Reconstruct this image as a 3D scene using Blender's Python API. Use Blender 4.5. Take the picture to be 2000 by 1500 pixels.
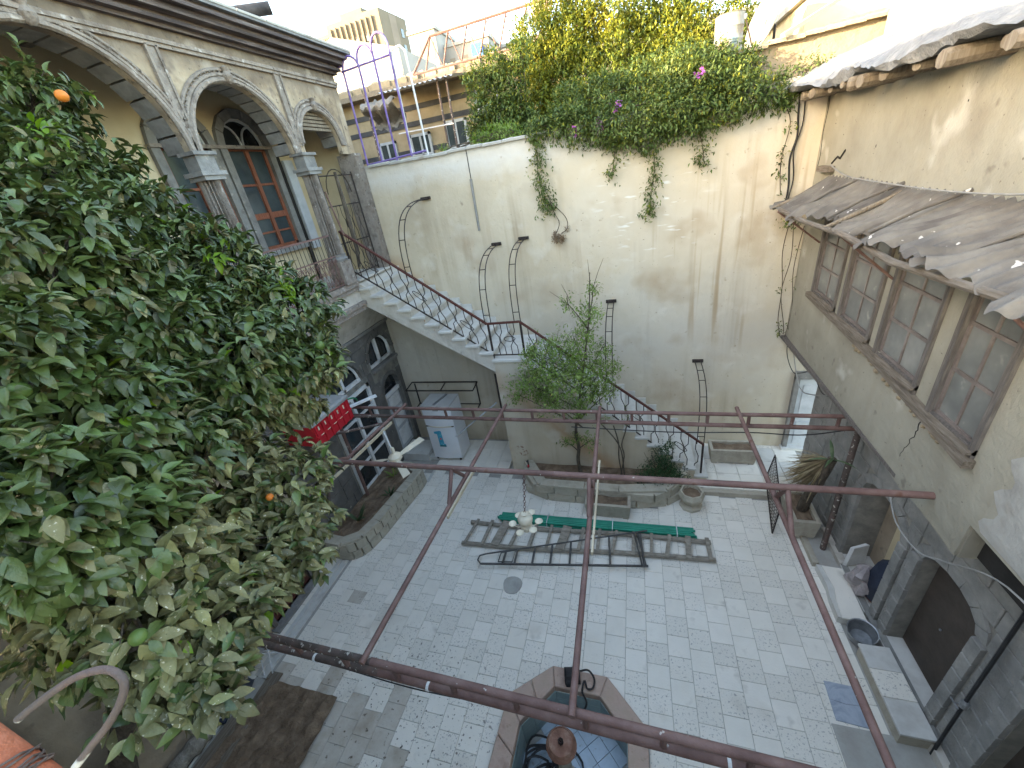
import bpy, bmesh, math, random
import numpy as np
from mathutils import Vector, Matrix
random.seed(7); np.random.seed(7)
for o in list(bpy.data.objects): bpy.data.objects.remove(o)
S = bpy.context.scene
COL = S.collection
PI = math.pi
# ---------------------------------------------------------------- camera
cam = bpy.data.cameras.new('camera'); camo = bpy.data.objects.new('camera', cam); COL.objects.link(camo)
RIGHT = Vector((0.95561932, 0.25516376, -0.14725208)); DOWN = Vector((-0.00651365, -0.48140784, -0.87647251)); FWD = Vector((-0.29453232, 0.83853322, -0.45838058))
m = Matrix.Identity(4)
for i in range(3):
    m[i][0] = RIGHT[i]; m[i][1] = -DOWN[i]; m[i][2] = -FWD[i]
m[2][3] = 6.0
camo.matrix_world = m
cam.sensor_width = 36; cam.lens = 36*775/2000; cam.clip_start = 0.05; cam.clip_end = 3000
S.camera = camo
# ---------------------------------------------------------------- sky and sun
SUN_EL = math.radians(12.6); SX, SY = -0.85, -0.53
W = bpy.data.worlds.new('World'); S.world = W; W.use_nodes = True
nt = W.node_tree; nt.nodes.clear()
sky = nt.nodes.new('ShaderNodeTexSky'); sky.sky_type = 'NISHITA'; sky.sun_disc = False
sky.sun_elevation = SUN_EL; sky.sun_rotation = math.atan2(SX, SY) % (2*PI)
sky.air_density = 1.0; sky.dust_density = 1.7; sky.ozone_density = 1.0
bg = nt.nodes.new('ShaderNodeBackground'); bg.inputs[1].default_value = 0.15
wo = nt.nodes.new('ShaderNodeOutputWorld')
nt.links.new(sky.outputs[0], bg.inputs[0]); nt.links.new(bg.outputs[0], wo.inputs[0])
sl = bpy.data.lights.new('sun', 'SUN'); sl.energy = 2.0; sl.angle = math.radians(0.5); sl.color = (1.0, 0.84, 0.6)
so = bpy.data.objects.new('sun', sl); COL.objects.link(so)
sd = Vector((SX*math.cos(SUN_EL), SY*math.cos(SUN_EL), math.sin(SUN_EL))).normalized()
so.rotation_euler = sd.to_track_quat('Z', 'Y').to_euler(); so.location = sd*60
S.view_settings.view_transform = 'Standard'; S.view_settings.look = 'None'; S.view_settings.exposure = 3.65; S.view_settings.gamma = 1
S.view_settings.use_curve_mapping = False
S.view_settings.use_white_balance = True; S.view_settings.white_balance_temperature = 7500   # camera white balance for open shade
S.cycles.max_bounces = 10; S.cycles.diffuse_bounces = 8; S.cycles.glossy_bounces = 2; S.cycles.transmission_bounces = 2; S.cycles.caustics_reflective = False; S.cycles.caustics_refractive = False
# ---------------------------------------------------------------- mesh helpers
def link(o):
    COL.objects.link(o); return o
def thing(name, loc, label, cat, group=None, kind=None):
    o = bpy.data.objects.new(name, None); link(o); o.location = loc; o.empty_display_size = .1
    tag(o, label, cat, group, kind); return o
def tag(o, label=None, cat=None, group=None, kind=None):
    if label: o['label'] = label
    if cat: o['category'] = cat
    if group: o['group'] = group
    if kind: o['kind'] = kind
    return o
def wloc(o):
    v = Vector((0, 0, 0))
    while o is not None:
        v += o.location; o = o.parent
    return v
def frame(d):
    d = Vector(d).normalized()
    a = Vector((0, 0, 1)) if abs(d.z) < .9 else Vector((1, 0, 0))
    s = d.cross(a).normalized(); return s, s.cross(d).normalized()
class MB:
    def __init__(self): self.v = []; self.f = []; self.mi = []; self.m = 0
    def add(self, vs, fs):
        n = len(self.v); self.v += [tuple(p) for p in vs]
        for f in fs: self.f.append(tuple(i+n for i in f)); self.mi.append(self.m)
        return self
    def box(self, x0, x1, y0, y1, z0, z1):
        return self.hexa([(x0,y0,z0),(x1,y0,z0),(x1,y1,z0),(x0,y1,z0),(x0,y0,z1),(x1,y0,z1),(x1,y1,z1),(x0,y1,z1)])
    def hexa(self, p):
        return self.add(p, [(3,2,1,0),(4,5,6,7),(0,1,5,4),(1,2,6,5),(2,3,7,6),(3,0,4,7)])
    def cbox(self, c, s, b=.01, rz=0):
        # chamfered-top block centred at c
        hx, hy, hz = s[0]/2, s[1]/2, s[2]/2; ca, sa = math.cos(rz), math.sin(rz)
        def P(x, y, z): return (c[0]+x*ca-y*sa, c[1]+x*sa+y*ca, c[2]+z)
        vs = [P(-hx,-hy,-hz),P(hx,-hy,-hz),P(hx,hy,-hz),P(-hx,hy,-hz),P(-hx,-hy,hz-b),P(hx,-hy,hz-b),P(hx,hy,hz-b),P(-hx,hy,hz-b),
              P(-hx+b,-hy+b,hz),P(hx-b,-hy+b,hz),P(hx-b,hy-b,hz),P(-hx+b,hy-b,hz)]
        return self.add(vs, [(3,2,1,0),(0,1,5,4),(1,2,6,5),(2,3,7,6),(3,0,4,7),(4,5,9,8),(5,6,10,9),(6,7,11,10),(7,4,8,11),(8,9,10,11)])
    def beam(self, a, b, w, h, up=(0,0,1)):
        a, b = Vector(a), Vector(b); d = (b-a).normalized(); s = d.cross(Vector(up))
        if s.length < 1e-4: s = d.cross(Vector((1,0,0)))
        s.normalize(); u = s.cross(d).normalized(); s = s*w/2; u = u*h/2
        return self.hexa([a-s-u, a+s-u, b+s-u, b-s-u, a-s+u, a+s+u, b+s+u, b-s+u])
    def tube(self, pts, r, n=8, cap=True):
        pts = [Vector(p) for p in pts]; k = len(pts)
        rr = r if isinstance(r, (list, tuple)) else [r]*k
        rings = []; s = None
        for i, p in enumerate(pts):
            d = (pts[min(i+1,k-1)]-pts[max(i-1,0)])
            if d.length < 1e-9: d = Vector((0,0,1))
            d.normalize()
            if s is None: s, _ = frame(d)
            else:
                s = s-d*s.dot(d)
                if s.length < 1e-6: s, _ = frame(d)
                s.normalize()
            t = d.cross(s)
            rings.append([p+(s*math.cos(2*PI*j/n)+t*math.sin(2*PI*j/n))*rr[i] for j in range(n)])
        vs = [q for R in rings for q in R]; fs = []
        for i in range(k-1):
            for j in range(n):
                fs.append((i*n+j, i*n+(j+1)%n, (i+1)*n+(j+1)%n, (i+1)*n+j))
        if cap: fs += [tuple(range(n-1,-1,-1)), tuple(range((k-1)*n, k*n))]
        return self.add(vs, fs)
    def lathe(self, c, prof, n=20, flute=0, fd=.0):
        vs = []; fs = []; k = len(prof)
        for (r, z) in prof:
            for j in range(n):
                a = 2*PI*j/n; q = r*(1-fd*(0.5-0.5*math.cos(flute*a)) if flute else 1)
                vs.append((c[0]+q*math.cos(a), c[1]+q*math.sin(a), c[2]+z))
        for i in range(k-1):
            for j in range(n): fs.append((i*n+j, i*n+(j+1)%n, (i+1)*n+(j+1)%n, (i+1)*n+j))
        fs += [tuple(range(n-1,-1,-1)), tuple(range((k-1)*n, k*n))]
        return self.add(vs, fs)
    def prism(self, poly, z0, z1):
        n = len(poly)
        vs = [(x, y, z0) for x, y in poly]+[(x, y, z1) for x, y in poly]
        fs = [tuple(range(n-1,-1,-1)), tuple(range(n, 2*n))]+[(i,(i+1)%n,n+(i+1)%n,n+i) for i in range(n)]
        return self.add(vs, fs)
    def ring(self, outer, inner, z0, z1):
        n = len(outer)
        vs = [(x,y,z0) for x,y in outer]+[(x,y,z1) for x,y in outer]+[(x,y,z0) for x,y in inner]+[(x,y,z1) for x,y in inner]
        fs = []
        for i in range(n):
            j = (i+1) % n
            fs += [(i,j,n+j,n+i),(2*n+j,2*n+i,3*n+i,3*n+j),(n+i,n+j,3*n+j,3*n+i),(j,i,2*n+i,2*n+j)]
        return self.add(vs, fs)
    def panel(self, outer, holes, fn, th):
        # flat panel with holes; fn(u,v,w) -> world; w runs 0..th
        bm = bmesh.new(); loops = []
        for lp in [outer]+holes:
            vs = [bm.verts.new((u, v, 0)) for u, v in lp]
            es = [bm.edges.new((vs[i], vs[(i+1)%len(vs)])) for i in range(len(vs))]
            loops.append(len(lp))
        bmesh.ops.triangle_fill(bm, use_beauty=True, use_dissolve=False, edges=bm.edges[:], normal=(0,0,1))
        bm.verts.index_update()
        base = [(v.co.x, v.co.y) for v in bm.verts]; tris = [tuple(v.index for v in f.verts) for f in bm.faces]
        bm.free(); n = len(base)
        vs = [fn(u, v, 0) for u, v in base]+[fn(u, v, th) for u, v in base]
        fs = list(tris)+[tuple(reversed([i+n for i in t])) for t in tris]
        st = 0
        for L in loops:
            for i in range(L):
                a, b = st+i, st+(i+1)%L; fs.append((a, b, b+n, a+n))
            st += L
        return self.add(vs, fs)
    def build(self, name, mat, parent=None, smooth=False, kind=None, recalc=True):
        me = bpy.data.meshes.new(name)
        off = wloc(parent) if parent is not None else Vector((0,0,0))
        me.from_pydata([(p[0]-off.x, p[1]-off.y, p[2]-off.z) for p in self.v], [], self.f)
        mats = mat if isinstance(mat, (list, tuple)) else [mat]
        for mm in mats: me.materials.append(mm)
        if len(mats) > 1: me.polygons.foreach_set('material_index', self.mi)
        if recalc:
            bm = bmesh.new(); bm.from_mesh(me); bmesh.ops.recalc_face_normals(bm, faces=bm.faces[:]); bm.to_mesh(me); bm.free()
        if smooth:
            me.polygons.foreach_set('use_smooth', [True]*len(me.polygons))
            try: me.set_sharp_from_angle(angle=math.radians(42))
            except Exception: pass
        me.update()
        o = bpy.data.objects.new(name, me); link(o)
        if parent is not None: o.parent = parent
        if kind: o['kind'] = kind
        return o
def one(name, mb, mat, loc, label, cat, group=None, kind=None, smooth=False):
    # a thing that is one mesh, origin at loc
    t = bpy.data.objects.new('tmp', None); t.location = loc
    o = mb.build(name, mat, None, smooth)
    o.data.transform(Matrix.Translation(-Vector(loc))); o.location = loc
    bpy.data.objects.remove(t)
    return tag(o, label, cat, group, kind)
def put(name, me, loc, parent, rot=(0,0,0), scale=(1,1,1)):
    # a shared-mesh piece at world loc under parent
    o = bpy.data.objects.new(name, me); link(o); o.parent = parent
    o.location = Vector(loc)-(wloc(parent) if parent is not None else Vector((0,0,0))); o.rotation_euler = rot; o.scale = scale
    return o
def mesh_of(mb, name, mats, smooth=False):
    o = mb.build(name, mats, None, smooth); me = o.data; bpy.data.objects.remove(o); return me
def bez(a, b, c, d, n=10):
    a, b, c, d = map(Vector, (a, b, c, d)); out = []
    for i in range(n+1):
        t = i/n; out.append(a*(1-t)**3+b*3*t*(1-t)**2+c*3*t*t*(1-t)+d*t**3)
    return out
def catmull(P, n=6):
    P = [Vector(p) for p in P]; Q = [P[0]]+P+[P[-1]]; out = []
    for i in range(1, len(Q)-2):
        for k in range(n):
            t = k/n; p0, p1, p2, p3 = Q[i-1], Q[i], Q[i+1], Q[i+2]
            out.append(.5*((2*p1)+(p2-p0)*t+(2*p0-5*p1+4*p2-p3)*t*t+(3*p1-p0-3*p2+p3)*t**3))
    out.append(P[-1]); return out
# ---------------------------------------------------------------- materials
MT = {}
def mat(name, cols, scale=3.0, rough=.8, bump=.15, bscale=None, stretch=None, streak=None, metal=0.0, spec=.3,
        spots=None, island=.0, trans=0.0, detail=4.0, distort=0.0, stain=None, rvar=0.0, coat=0.0):
    """cols: ramp stops [(pos, rgb)]; streak=(amount, rgb); spots=(scale, threshold, rgb, softness)
    stain=(rgb, nx, ny, nz, d, width, amount): a band of staining along a plane"""
    M = bpy.data.materials.new(name); M.use_nodes = True; T = M.node_tree; N = T.nodes; L = T.links
    b = N['Principled BSDF']; out = N['Material Output']
    geo = N.new('ShaderNodeNewGeometry')
    pos = geo.outputs['Position']
    if stretch:
        mp = N.new('ShaderNodeMapping'); mp.inputs['Scale'].default_value = stretch; L.new(pos, mp.inputs['Vector']); vec = mp.outputs[0]
    else: vec = pos
    def noise(sc, det=detail, v=None, dist=distort):
        n = N.new('ShaderNodeTexNoise'); n.inputs['Scale'].default_value = sc; n.inputs['Detail'].default_value = det; n.inputs['Distortion'].default_value = dist
        n.inputs['Roughness'].default_value = .62
        L.new(v if v is not None else vec, n.inputs['Vector']); return n
    def ramp(fac, stops):
        r = N.new('ShaderNodeValToRGB'); e = r.color_ramp.elements
        while len(e) < len(stops): e.new(.5)
        for k, (p, c) in enumerate(stops):
            e[k].position = p; e[k].color = (*c, 1) if len(c) == 3 else c
        L.new(fac, r.inputs[0]); return r.outputs[0]
    def mix(fac, a, c):
        x = N.new('ShaderNodeMix'); x.data_type = 'RGBA'
        if isinstance(fac, (int, float)): x.inputs[0].default_value = fac
        else: L.new(fac, x.inputs[0])
        for s, q in ((6, a), (7, c)):
            if isinstance(q, tuple): x.inputs[s].default_value = (*q, 1)
            else: L.new(q, x.inputs[s])
        return x.outputs[2]
    def mth(op, a, c):
        x = N.new('ShaderNodeMath'); x.operation = op
        for s, q in ((0, a), (1, c)):
            if isinstance(q, (int, float)): x.inputs[s].default_value = q
            else: L.new(q, x.inputs[s])
        return x.outputs[0]
    n1 = noise(scale)
    col = ramp(n1.outputs[0], cols)
    if streak:
        mp = N.new('ShaderNodeMapping'); mp.inputs['Scale'].default_value = streak[2] if len(streak) > 2 else (5, 5, .28); L.new(pos, mp.inputs['Vector'])
        s = noise(1.0, 3, mp.outputs[0], .3)
        f = ramp(s.outputs[0], [(.5, (0,0,0)), (.72, (1,1,1))])
        sm = ramp(noise(.9, 3, pos).outputs[0], [(.38, (.08,.08,.08)), (.66, (1,1,1))])
        col = mix(mth('MULTIPLY', mth('MULTIPLY', f, sm), streak[0]), col, streak[1])
    if stain:
        for st in (stain if isinstance(stain, list) else [stain]):
            rgb, nx, ny, nz, d, wdt, am = st
            dp = N.new('ShaderNodeVectorMath'); dp.operation = 'DOT_PRODUCT'; L.new(pos, dp.inputs[0]); dp.inputs[1].default_value = (nx, ny, nz)
            nn = noise(2.3, 3, pos)
            q = mth('ADD', mth('SUBTRACT', dp.outputs['Value'], d), mth('MULTIPLY', mth('SUBTRACT', nn.outputs[0], .5), wdt*1.3))
            q = mth('DIVIDE', mth('ABSOLUTE', q, 0), wdt)
            f = mth('MULTIPLY', mth('MAXIMUM', mth('SUBTRACT', 1.0, q), 0.0), am)
            col = mix(f, col, rgb)
    if spots:
        for sp in (spots if isinstance(spots, list) else [spots]):
            v_ = pos
            if len(sp) > 4 and sp[4]:
                m4 = N.new('ShaderNodeMapping'); m4.inputs['Scale'].default_value = sp[4]; L.new(pos, m4.inputs['Vector']); v_ = m4.outputs[0]
            q = noise(sp[0], 2.5, v_)
            f = ramp(q.outputs[0], [(sp[1], (0,0,0)), (min(1, sp[1]+(sp[3] if len(sp) > 3 else .04)), (1,1,1))])
            if len(sp) > 5:
                dv_ = N.new('ShaderNodeVectorMath'); dv_.operation = 'DISTANCE'; L.new(pos, dv_.inputs[0]); dv_.inputs[1].default_value = sp[5]
                f = mth('MULTIPLY', f, mth('MAXIMUM', mth('SUBTRACT', 1.0, mth('POWER', mth('DIVIDE', dv_.outputs['Value'], sp[6]), 3.0)), 0.0))
            col = mix(f, col, sp[2])
    if island:
        h = N.new('ShaderNodeHueSaturation')
        L.new(mth('ADD', 1-island, mth('MULTIPLY', geo.outputs['Random Per Island'], 2*island)), h.inputs['Value'])
        L.new(mth('ADD', .5-island*.035, mth('MULTIPLY', mth('FRACT', mth('MULTIPLY', geo.outputs['Random Per Island'], 7.31), 0), island*.07)), h.inputs['Hue'])
        L.new(col, h.inputs['Color']); col = h.outputs[0]
    L.new(col, b.inputs['Base Color'])
    if rvar:
        rn = noise(scale*2.3); L.new(mth('ADD', rough-rvar/2, mth('MULTIPLY', rn.outputs[0], rvar)), b.inputs['Roughness'])
    else: b.inputs['Roughness'].default_value = rough
    b.inputs['Metallic'].default_value = metal
    b.inputs['Specular IOR Level'].default_value = spec
    if coat: b.inputs['Coat Weight'].default_value = coat
    if bump:
        bn = noise(bscale or scale*4, 4, pos if not stretch else vec); bp = N.new('ShaderNodeBump'); bp.inputs['Strength'].default_value = bump; bp.inputs['Distance'].default_value = .03
        L.new(bn.outputs[0], bp.inputs['Height']); L.new(bp.outputs[0], b.inputs['Normal'])
    if trans:
        tr = N.new('ShaderNodeBsdfTranslucent'); ms = N.new('ShaderNodeMixShader'); ms.inputs[0].default_value = trans
        L.new(col, tr.inputs[0]); L.new(b.outputs[0], ms.inputs[1]); L.new(tr.outputs[0], ms.inputs[2]); L.new(ms.outputs[0], out.inputs[0])
    MT[name] = M; return M
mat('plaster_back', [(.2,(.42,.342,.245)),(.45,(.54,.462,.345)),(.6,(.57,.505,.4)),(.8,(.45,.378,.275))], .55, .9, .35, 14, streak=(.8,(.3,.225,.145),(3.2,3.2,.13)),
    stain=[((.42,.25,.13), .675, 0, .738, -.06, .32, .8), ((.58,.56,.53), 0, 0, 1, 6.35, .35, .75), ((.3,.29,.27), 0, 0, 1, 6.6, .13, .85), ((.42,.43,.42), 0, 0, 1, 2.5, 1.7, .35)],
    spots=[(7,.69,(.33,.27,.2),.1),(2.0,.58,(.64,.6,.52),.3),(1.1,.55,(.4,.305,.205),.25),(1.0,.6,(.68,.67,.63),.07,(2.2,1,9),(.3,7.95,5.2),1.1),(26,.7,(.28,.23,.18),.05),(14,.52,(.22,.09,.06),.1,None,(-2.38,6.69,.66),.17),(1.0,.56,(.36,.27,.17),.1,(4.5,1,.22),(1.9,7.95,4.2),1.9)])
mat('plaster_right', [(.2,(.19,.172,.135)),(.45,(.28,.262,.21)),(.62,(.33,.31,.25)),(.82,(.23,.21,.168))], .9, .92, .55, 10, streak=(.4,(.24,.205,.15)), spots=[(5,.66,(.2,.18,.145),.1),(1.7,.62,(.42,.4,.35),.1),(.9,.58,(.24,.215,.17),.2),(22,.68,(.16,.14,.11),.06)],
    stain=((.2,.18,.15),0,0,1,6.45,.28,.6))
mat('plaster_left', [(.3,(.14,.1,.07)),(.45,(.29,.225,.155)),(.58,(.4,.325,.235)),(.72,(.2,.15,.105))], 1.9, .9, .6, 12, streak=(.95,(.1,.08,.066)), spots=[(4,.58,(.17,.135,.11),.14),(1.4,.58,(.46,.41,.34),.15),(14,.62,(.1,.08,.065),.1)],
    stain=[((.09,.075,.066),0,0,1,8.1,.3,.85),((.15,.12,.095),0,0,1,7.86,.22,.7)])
mat('plaster_white', [(.25,(.3,.26,.21)),(.5,(.52,.49,.44)),(.75,(.42,.38,.32))], 1.8, .9, .4, 14, streak=(.6,(.26,.2,.15)), spots=[(6,.65,(.2,.17,.15),.1),(11,.72,(.4,.2,.1),.05)])
mat('plaster_cream', [(.3,(.5,.4,.25)),(.6,(.58,.49,.33)),(.8,(.42,.31,.18))], 1.2, .9, .2, 14)
mat('plaster_brown', [(.25,(.17,.13,.095)),(.5,(.3,.24,.175)),(.75,(.42,.345,.26))], 1.1, .92, .5, 9, streak=(.5,(.08,.06,.045)), spots=(3,.64,(.09,.08,.065),.1))
mat('stone_grey', [(.3,(.12,.115,.108)),(.55,(.21,.205,.195)),(.8,(.15,.142,.132))], 4, .85, .5, 18, island=.2, spots=[(8,.64,(.33,.31,.28),.1),(3,.62,(.12,.1,.085),.15)])
mat('stone_trim', [(.25,(.12,.095,.08)),(.5,(.27,.235,.205)),(.75,(.18,.14,.115))], 6, .88, .7, 22, streak=(.7,(.08,.065,.055)), spots=[(9,.62,(.42,.39,.36),.1),(16,.64,(.08,.065,.055),.08)])
mat('basalt', [(.25,(.15,.148,.14)),(.5,(.225,.222,.21)),(.75,(.31,.3,.275))], 3.5, .85, .5, 22, island=.25, spots=(9,.68,(.24,.23,.2),.12))
mat('basalt_left', [(.25,(.085,.08,.074)),(.55,(.13,.124,.115)),(.8,(.19,.178,.16))], 3, .85, .4, 20, island=.15, spots=[(10,.7,(.4,.38,.33),.05),(3,.68,(.22,.2,.17),.1)])
mat('mortar', [(.3,(.13,.125,.115)),(.6,(.24,.23,.2)),(.8,(.3,.28,.25))], 6, .95, .5, 30)
mat('mortar_light', [(.3,(.16,.15,.135)),(.6,(.25,.235,.205)),(.8,(.32,.3,.26))], 6, .95, .5, 30)
mat('planter_stone', [(.25,(.3,.27,.21)),(.5,(.44,.4,.32)),(.75,(.36,.31,.24))], 4, .85, .4, 24, island=.16, spots=(9,.68,(.2,.17,.13),.1))
mat('trough', [(.25,(.28,.25,.2)),(.5,(.42,.38,.31)),(.75,(.35,.31,.25))], 5, .9, .4, 30, streak=(.5,(.22,.18,.14)))
mat('marble', [(.25,(.42,.4,.37)),(.5,(.56,.55,.52)),(.75,(.48,.46,.42))], 3, .6, .12, 20, streak=(.3,(.36,.32,.27),(2,2,2)))
mat('marble_blue', [(.3,(.24,.28,.34)),(.5,(.38,.42,.48)),(.7,(.28,.32,.38))], 4, .5, .1, 20, distort=1.5)
for k, (a, c) in enumerate([((.7,.66,.585),(.76,.72,.645)), ((.67,.63,.56),(.73,.69,.615)), ((.71,.67,.6),(.78,.735,.66))]):
    mat('tile_plain_%d' % k, [(.3,a),(.6,c),(.8,tuple(.93*q for q in a))], 2.2, .62, .1, 40, spots=[(1.1,.6,(.47,.42,.35),.25),(30,.7,(.42,.4,.37),.06),(4.5,.6,(.56,.52,.46),.15),(22,.62,(.1,.085,.07),.04,None,(-2.9,1.7,0),1.7)], rvar=.2)
    mat('tile_speckle_%d' % k, [(.3,a),(.6,tuple(.95*q for q in c)),(.8,a)], 2.2, .65, .15, 60, spots=[(1.1,.6,(.47,.42,.35),.25),(34,.58,(.38,.365,.34),.08),(75,.64,(.46,.43,.4),.05),(22,.62,(.1,.085,.07),.04,None,(-2.9,1.7,0),1.7)], rvar=.2)
mat('tile_dirty', [(.3,(.36,.3,.235)),(.55,(.52,.48,.42)),(.8,(.43,.36,.29))], 2.2, .75, .2, 30, spots=(14,.63,(.12,.09,.07),.08))
mat('grout', [(.3,(.3,.285,.26)),(.7,(.4,.385,.35))], 6, .95, .2)
mat('concrete', [(.25,(.27,.26,.24)),(.5,(.38,.37,.34)),(.75,(.31,.29,.26))], 2.5, .9, .3, 24, spots=(3,.62,(.24,.21,.17),.15))
mat('dust_ground', [(.3,(.13,.1,.075)),(.55,(.21,.17,.13)),(.8,(.16,.125,.09))], 2.5, .95, .6, 14)
mat('soil', [(.25,(.1,.068,.045)),(.5,(.18,.125,.085)),(.75,(.27,.195,.135))], 7, .95, 1.0, 22, spots=(26,.68,(.27,.22,.16),.05))
mat('pink_stone', [(.25,(.28,.18,.14)),(.5,(.43,.31,.25)),(.75,(.38,.29,.22))], 5, .75, .3, 24, spots=[(8,.65,(.22,.16,.11),.1),(18,.7,(.55,.42,.35),.08)], island=.1)
mat('pool_wall', [(.3,(.16,.22,.22)),(.55,(.24,.32,.31)),(.8,(.3,.36,.33))], 3, .35, .05, 20, spots=(5,.66,(.3,.27,.2),.15))
mat('pool_floor', [(.3,(.34,.42,.49)),(.55,(.44,.53,.61)),(.8,(.36,.41,.44))], 3, .25, .05, 20, spots=(9,.66,(.22,.2,.16),.1))
mat('rust_pipe', [(.25,(.095,.052,.044)),(.5,(.16,.09,.077)),(.75,(.22,.14,.12))], 5, .62, .3, 30, spots=[(14,.7,(.42,.38,.34),.03),(5,.68,(.12,.05,.03),.1)])
mat('rust_pipe_dirty', [(.25,(.05,.04,.035)),(.5,(.1,.075,.065)),(.75,(.17,.1,.085))], 6, .75, .4, 30, spots=[(20,.6,(.45,.42,.37),.05)])
mat('dark_iron', [(.3,(.018,.014,.013)),(.7,(.045,.033,.03))], 8, .6, .2)
mat('rust_orange', [(.25,(.16,.035,.015)),(.5,(.3,.085,.04)),(.75,(.38,.13,.07))], 9, .75, .4, 30)
mat('wire', [(.3,(.05,.035,.03)),(.7,(.12,.085,.07))], 20, .7, .2)
mat('cable_black', [(.3,(.012,.012,.013)),(.7,(.03,.03,.032))], 8, .5, .05)
mat('cable_grey', [(.3,(.2,.2,.19)),(.7,(.3,.29,.27))], 8, .6, .05)
mat('wood_old', [(.25,(.11,.085,.06)),(.5,(.2,.165,.125)),(.75,(.28,.24,.19))], 3, .85, .5, 20, stretch=(14,14,1.5))
mat('ladder_steel', [(.3,(.05,.048,.045)),(.7,(.11,.105,.1))], 8, .5, .2)
mat('ladder_wood', [(.25,(.16,.135,.108)),(.5,(.28,.245,.2)),(.75,(.4,.36,.3))], 3, .85, .5, 20, stretch=(3,6,16))
mat('wood_x', [(.25,(.1,.08,.06)),(.5,(.2,.165,.13)),(.75,(.3,.26,.21))], 3, .85, .5, 20, stretch=(1.5,16,16))
mat('wood_y', [(.25,(.09,.07,.05)),(.5,(.17,.14,.11)),(.75,(.26,.22,.18))], 3, .85, .5, 20, stretch=(16,1.5,16))
mat('lath', [(.25,(.34,.27,.18)),(.5,(.5,.43,.31)),(.75,(.42,.35,.25))], 3, .85, .3, 20, stretch=(16,1.5,16))
mat('cornice_wood', [(.2,(.025,.02,.02)),(.45,(.075,.06,.06)),(.6,(.14,.115,.11)),(.8,(.3,.27,.25))], 1.6, .85, .5, 14, stretch=(6,.8,14))
mat('wood_red', [(.25,(.12,.035,.018)),(.5,(.23,.075,.04)),(.75,(.28,.12,.075))], 3, .6, .3, 20, stretch=(14,14,1.5))
mat('wood_darkred', [(.25,(.05,.016,.013)),(.5,(.085,.027,.022)),(.75,(.11,.04,.03))], 3, .6, .2, 20, stretch=(14,14,1.5))
mat('wood_brown', [(.25,(.07,.061,.055)),(.5,(.125,.11,.1)),(.75,(.19,.17,.155))], 3, .75, .3, 20, stretch=(14,14,1.5))
mat('wood_pinkish', [(.25,(.1,.082,.074)),(.5,(.17,.14,.127)),(.75,(.24,.205,.185))], 4, .8, .3, 20)
mat('door_dark', [(.3,(.045,.035,.028)),(.7,(.08,.063,.052))], 3, .6, .2)
mat('white_paint', [(.3,(.55,.55,.54)),(.6,(.72,.73,.73)),(.85,(.6,.58,.54))], 4, .6, .15, 30, spots=(12,.7,(.35,.31,.26),.05))
mat('grey_paint', [(.3,(.34,.36,.38)),(.6,(.46,.48,.5)),(.85,(.38,.38,.38))], 4, .65, .15, 30)
mat('fridge_white', [(.3,(.62,.63,.65)),(.7,(.72,.73,.75))], 2, .35, .0)
mat('fridge_top', [(.3,(.4,.4,.39)),(.7,(.5,.5,.49))], 3, .6, .05)
mat('grey_plastic', [(.3,(.22,.22,.22)),(.7,(.31,.31,.3))], 4, .55, .05)
mat('red_plastic', [(.3,(.36,.012,.02)),(.7,(.5,.022,.035))], 3, .4, .03, spots=(16,.72,(.45,.15,.14),.06))
mat('cream_plastic', [(.3,(.55,.48,.36)),(.7,(.68,.61,.48))], 6, .5, .08)
mat('cyan_print', [(.35,(.02,.25,.38)),(.6,(.06,.36,.48)),(.75,(.5,.6,.62))], 11, .5, .0)
mat('red_print', [(.3,(.5,.05,.08)),(.7,(.6,.1,.12))], 20, .5, .0)
mat('teal_print', [(.3,(.01,.12,.14)),(.7,(.03,.2,.22))], 20, .5, .0)
mat('green_pipe', [(.3,(.004,.2,.13)),(.7,(.01,.28,.185))], 3, .35, .03)
mat('green_paint', [(.3,(.01,.12,.06)),(.7,(.02,.2,.1))], 6, .5, .1)
mat('galvanised', [(.3,(.2,.21,.22)),(.6,(.34,.35,.36)),(.8,(.26,.25,.24))], 9, .42, .15, 30, metal=.6, spec=.5)
mat('corrugated', [(.2,(.055,.05,.046)),(.45,(.115,.105,.095)),(.62,(.17,.158,.14)),(.8,(.1,.078,.06))], 2.2, .85, .3, 26, spots=[(8.5,.68,(.5,.48,.45),.02),(2,.6,(.07,.06,.055),.15)], streak=(.4,(.1,.075,.06),(.5,6,.5)))
mat('mud_roof', [(.25,(.12,.124,.13)),(.5,(.19,.195,.2)),(.75,(.26,.26,.26))], 5, .95, 1.0, 14, spots=(7,.66,(.2,.19,.18),.1))
mat('glass_dusty', [(.25,(.1,.105,.1)),(.5,(.17,.175,.165)),(.75,(.26,.26,.24))], 1.5, .22, .03, 8, spec=.5, rvar=.2, spots=(6,.66,(.3,.29,.26),.12))
mat('glass_dark', [(.3,(.012,.014,.016)),(.7,(.03,.034,.036))], 2, .12, .03, 5, spec=.6)
mat('glass_blue', [(.3,(.02,.03,.035)),(.7,(.06,.08,.085))], 2, .08, .04, 5, spec=.8)
mat('dark_inside', [(.3,(.012,.011,.01)),(.7,(.03,.027,.024))], 3, .9, .2)
mat('sack', [(.3,(.2,.17,.17)),(.6,(.36,.32,.32)),(.8,(.45,.4,.4))], 6, .35, .3, 20)
mat('navy', [(.3,(.012,.016,.03)),(.7,(.03,.04,.065))], 6, .7, .2)
mat('bag_black', [(.3,(.012,.011,.011)),(.7,(.035,.03,.03))], 14, .7, .3, 60)
mat('terracotta_top', [(.25,(.12,.06,.04)),(.5,(.24,.12,.085)),(.75,(.36,.25,.19))], 8, .8, .4, 30)
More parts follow.
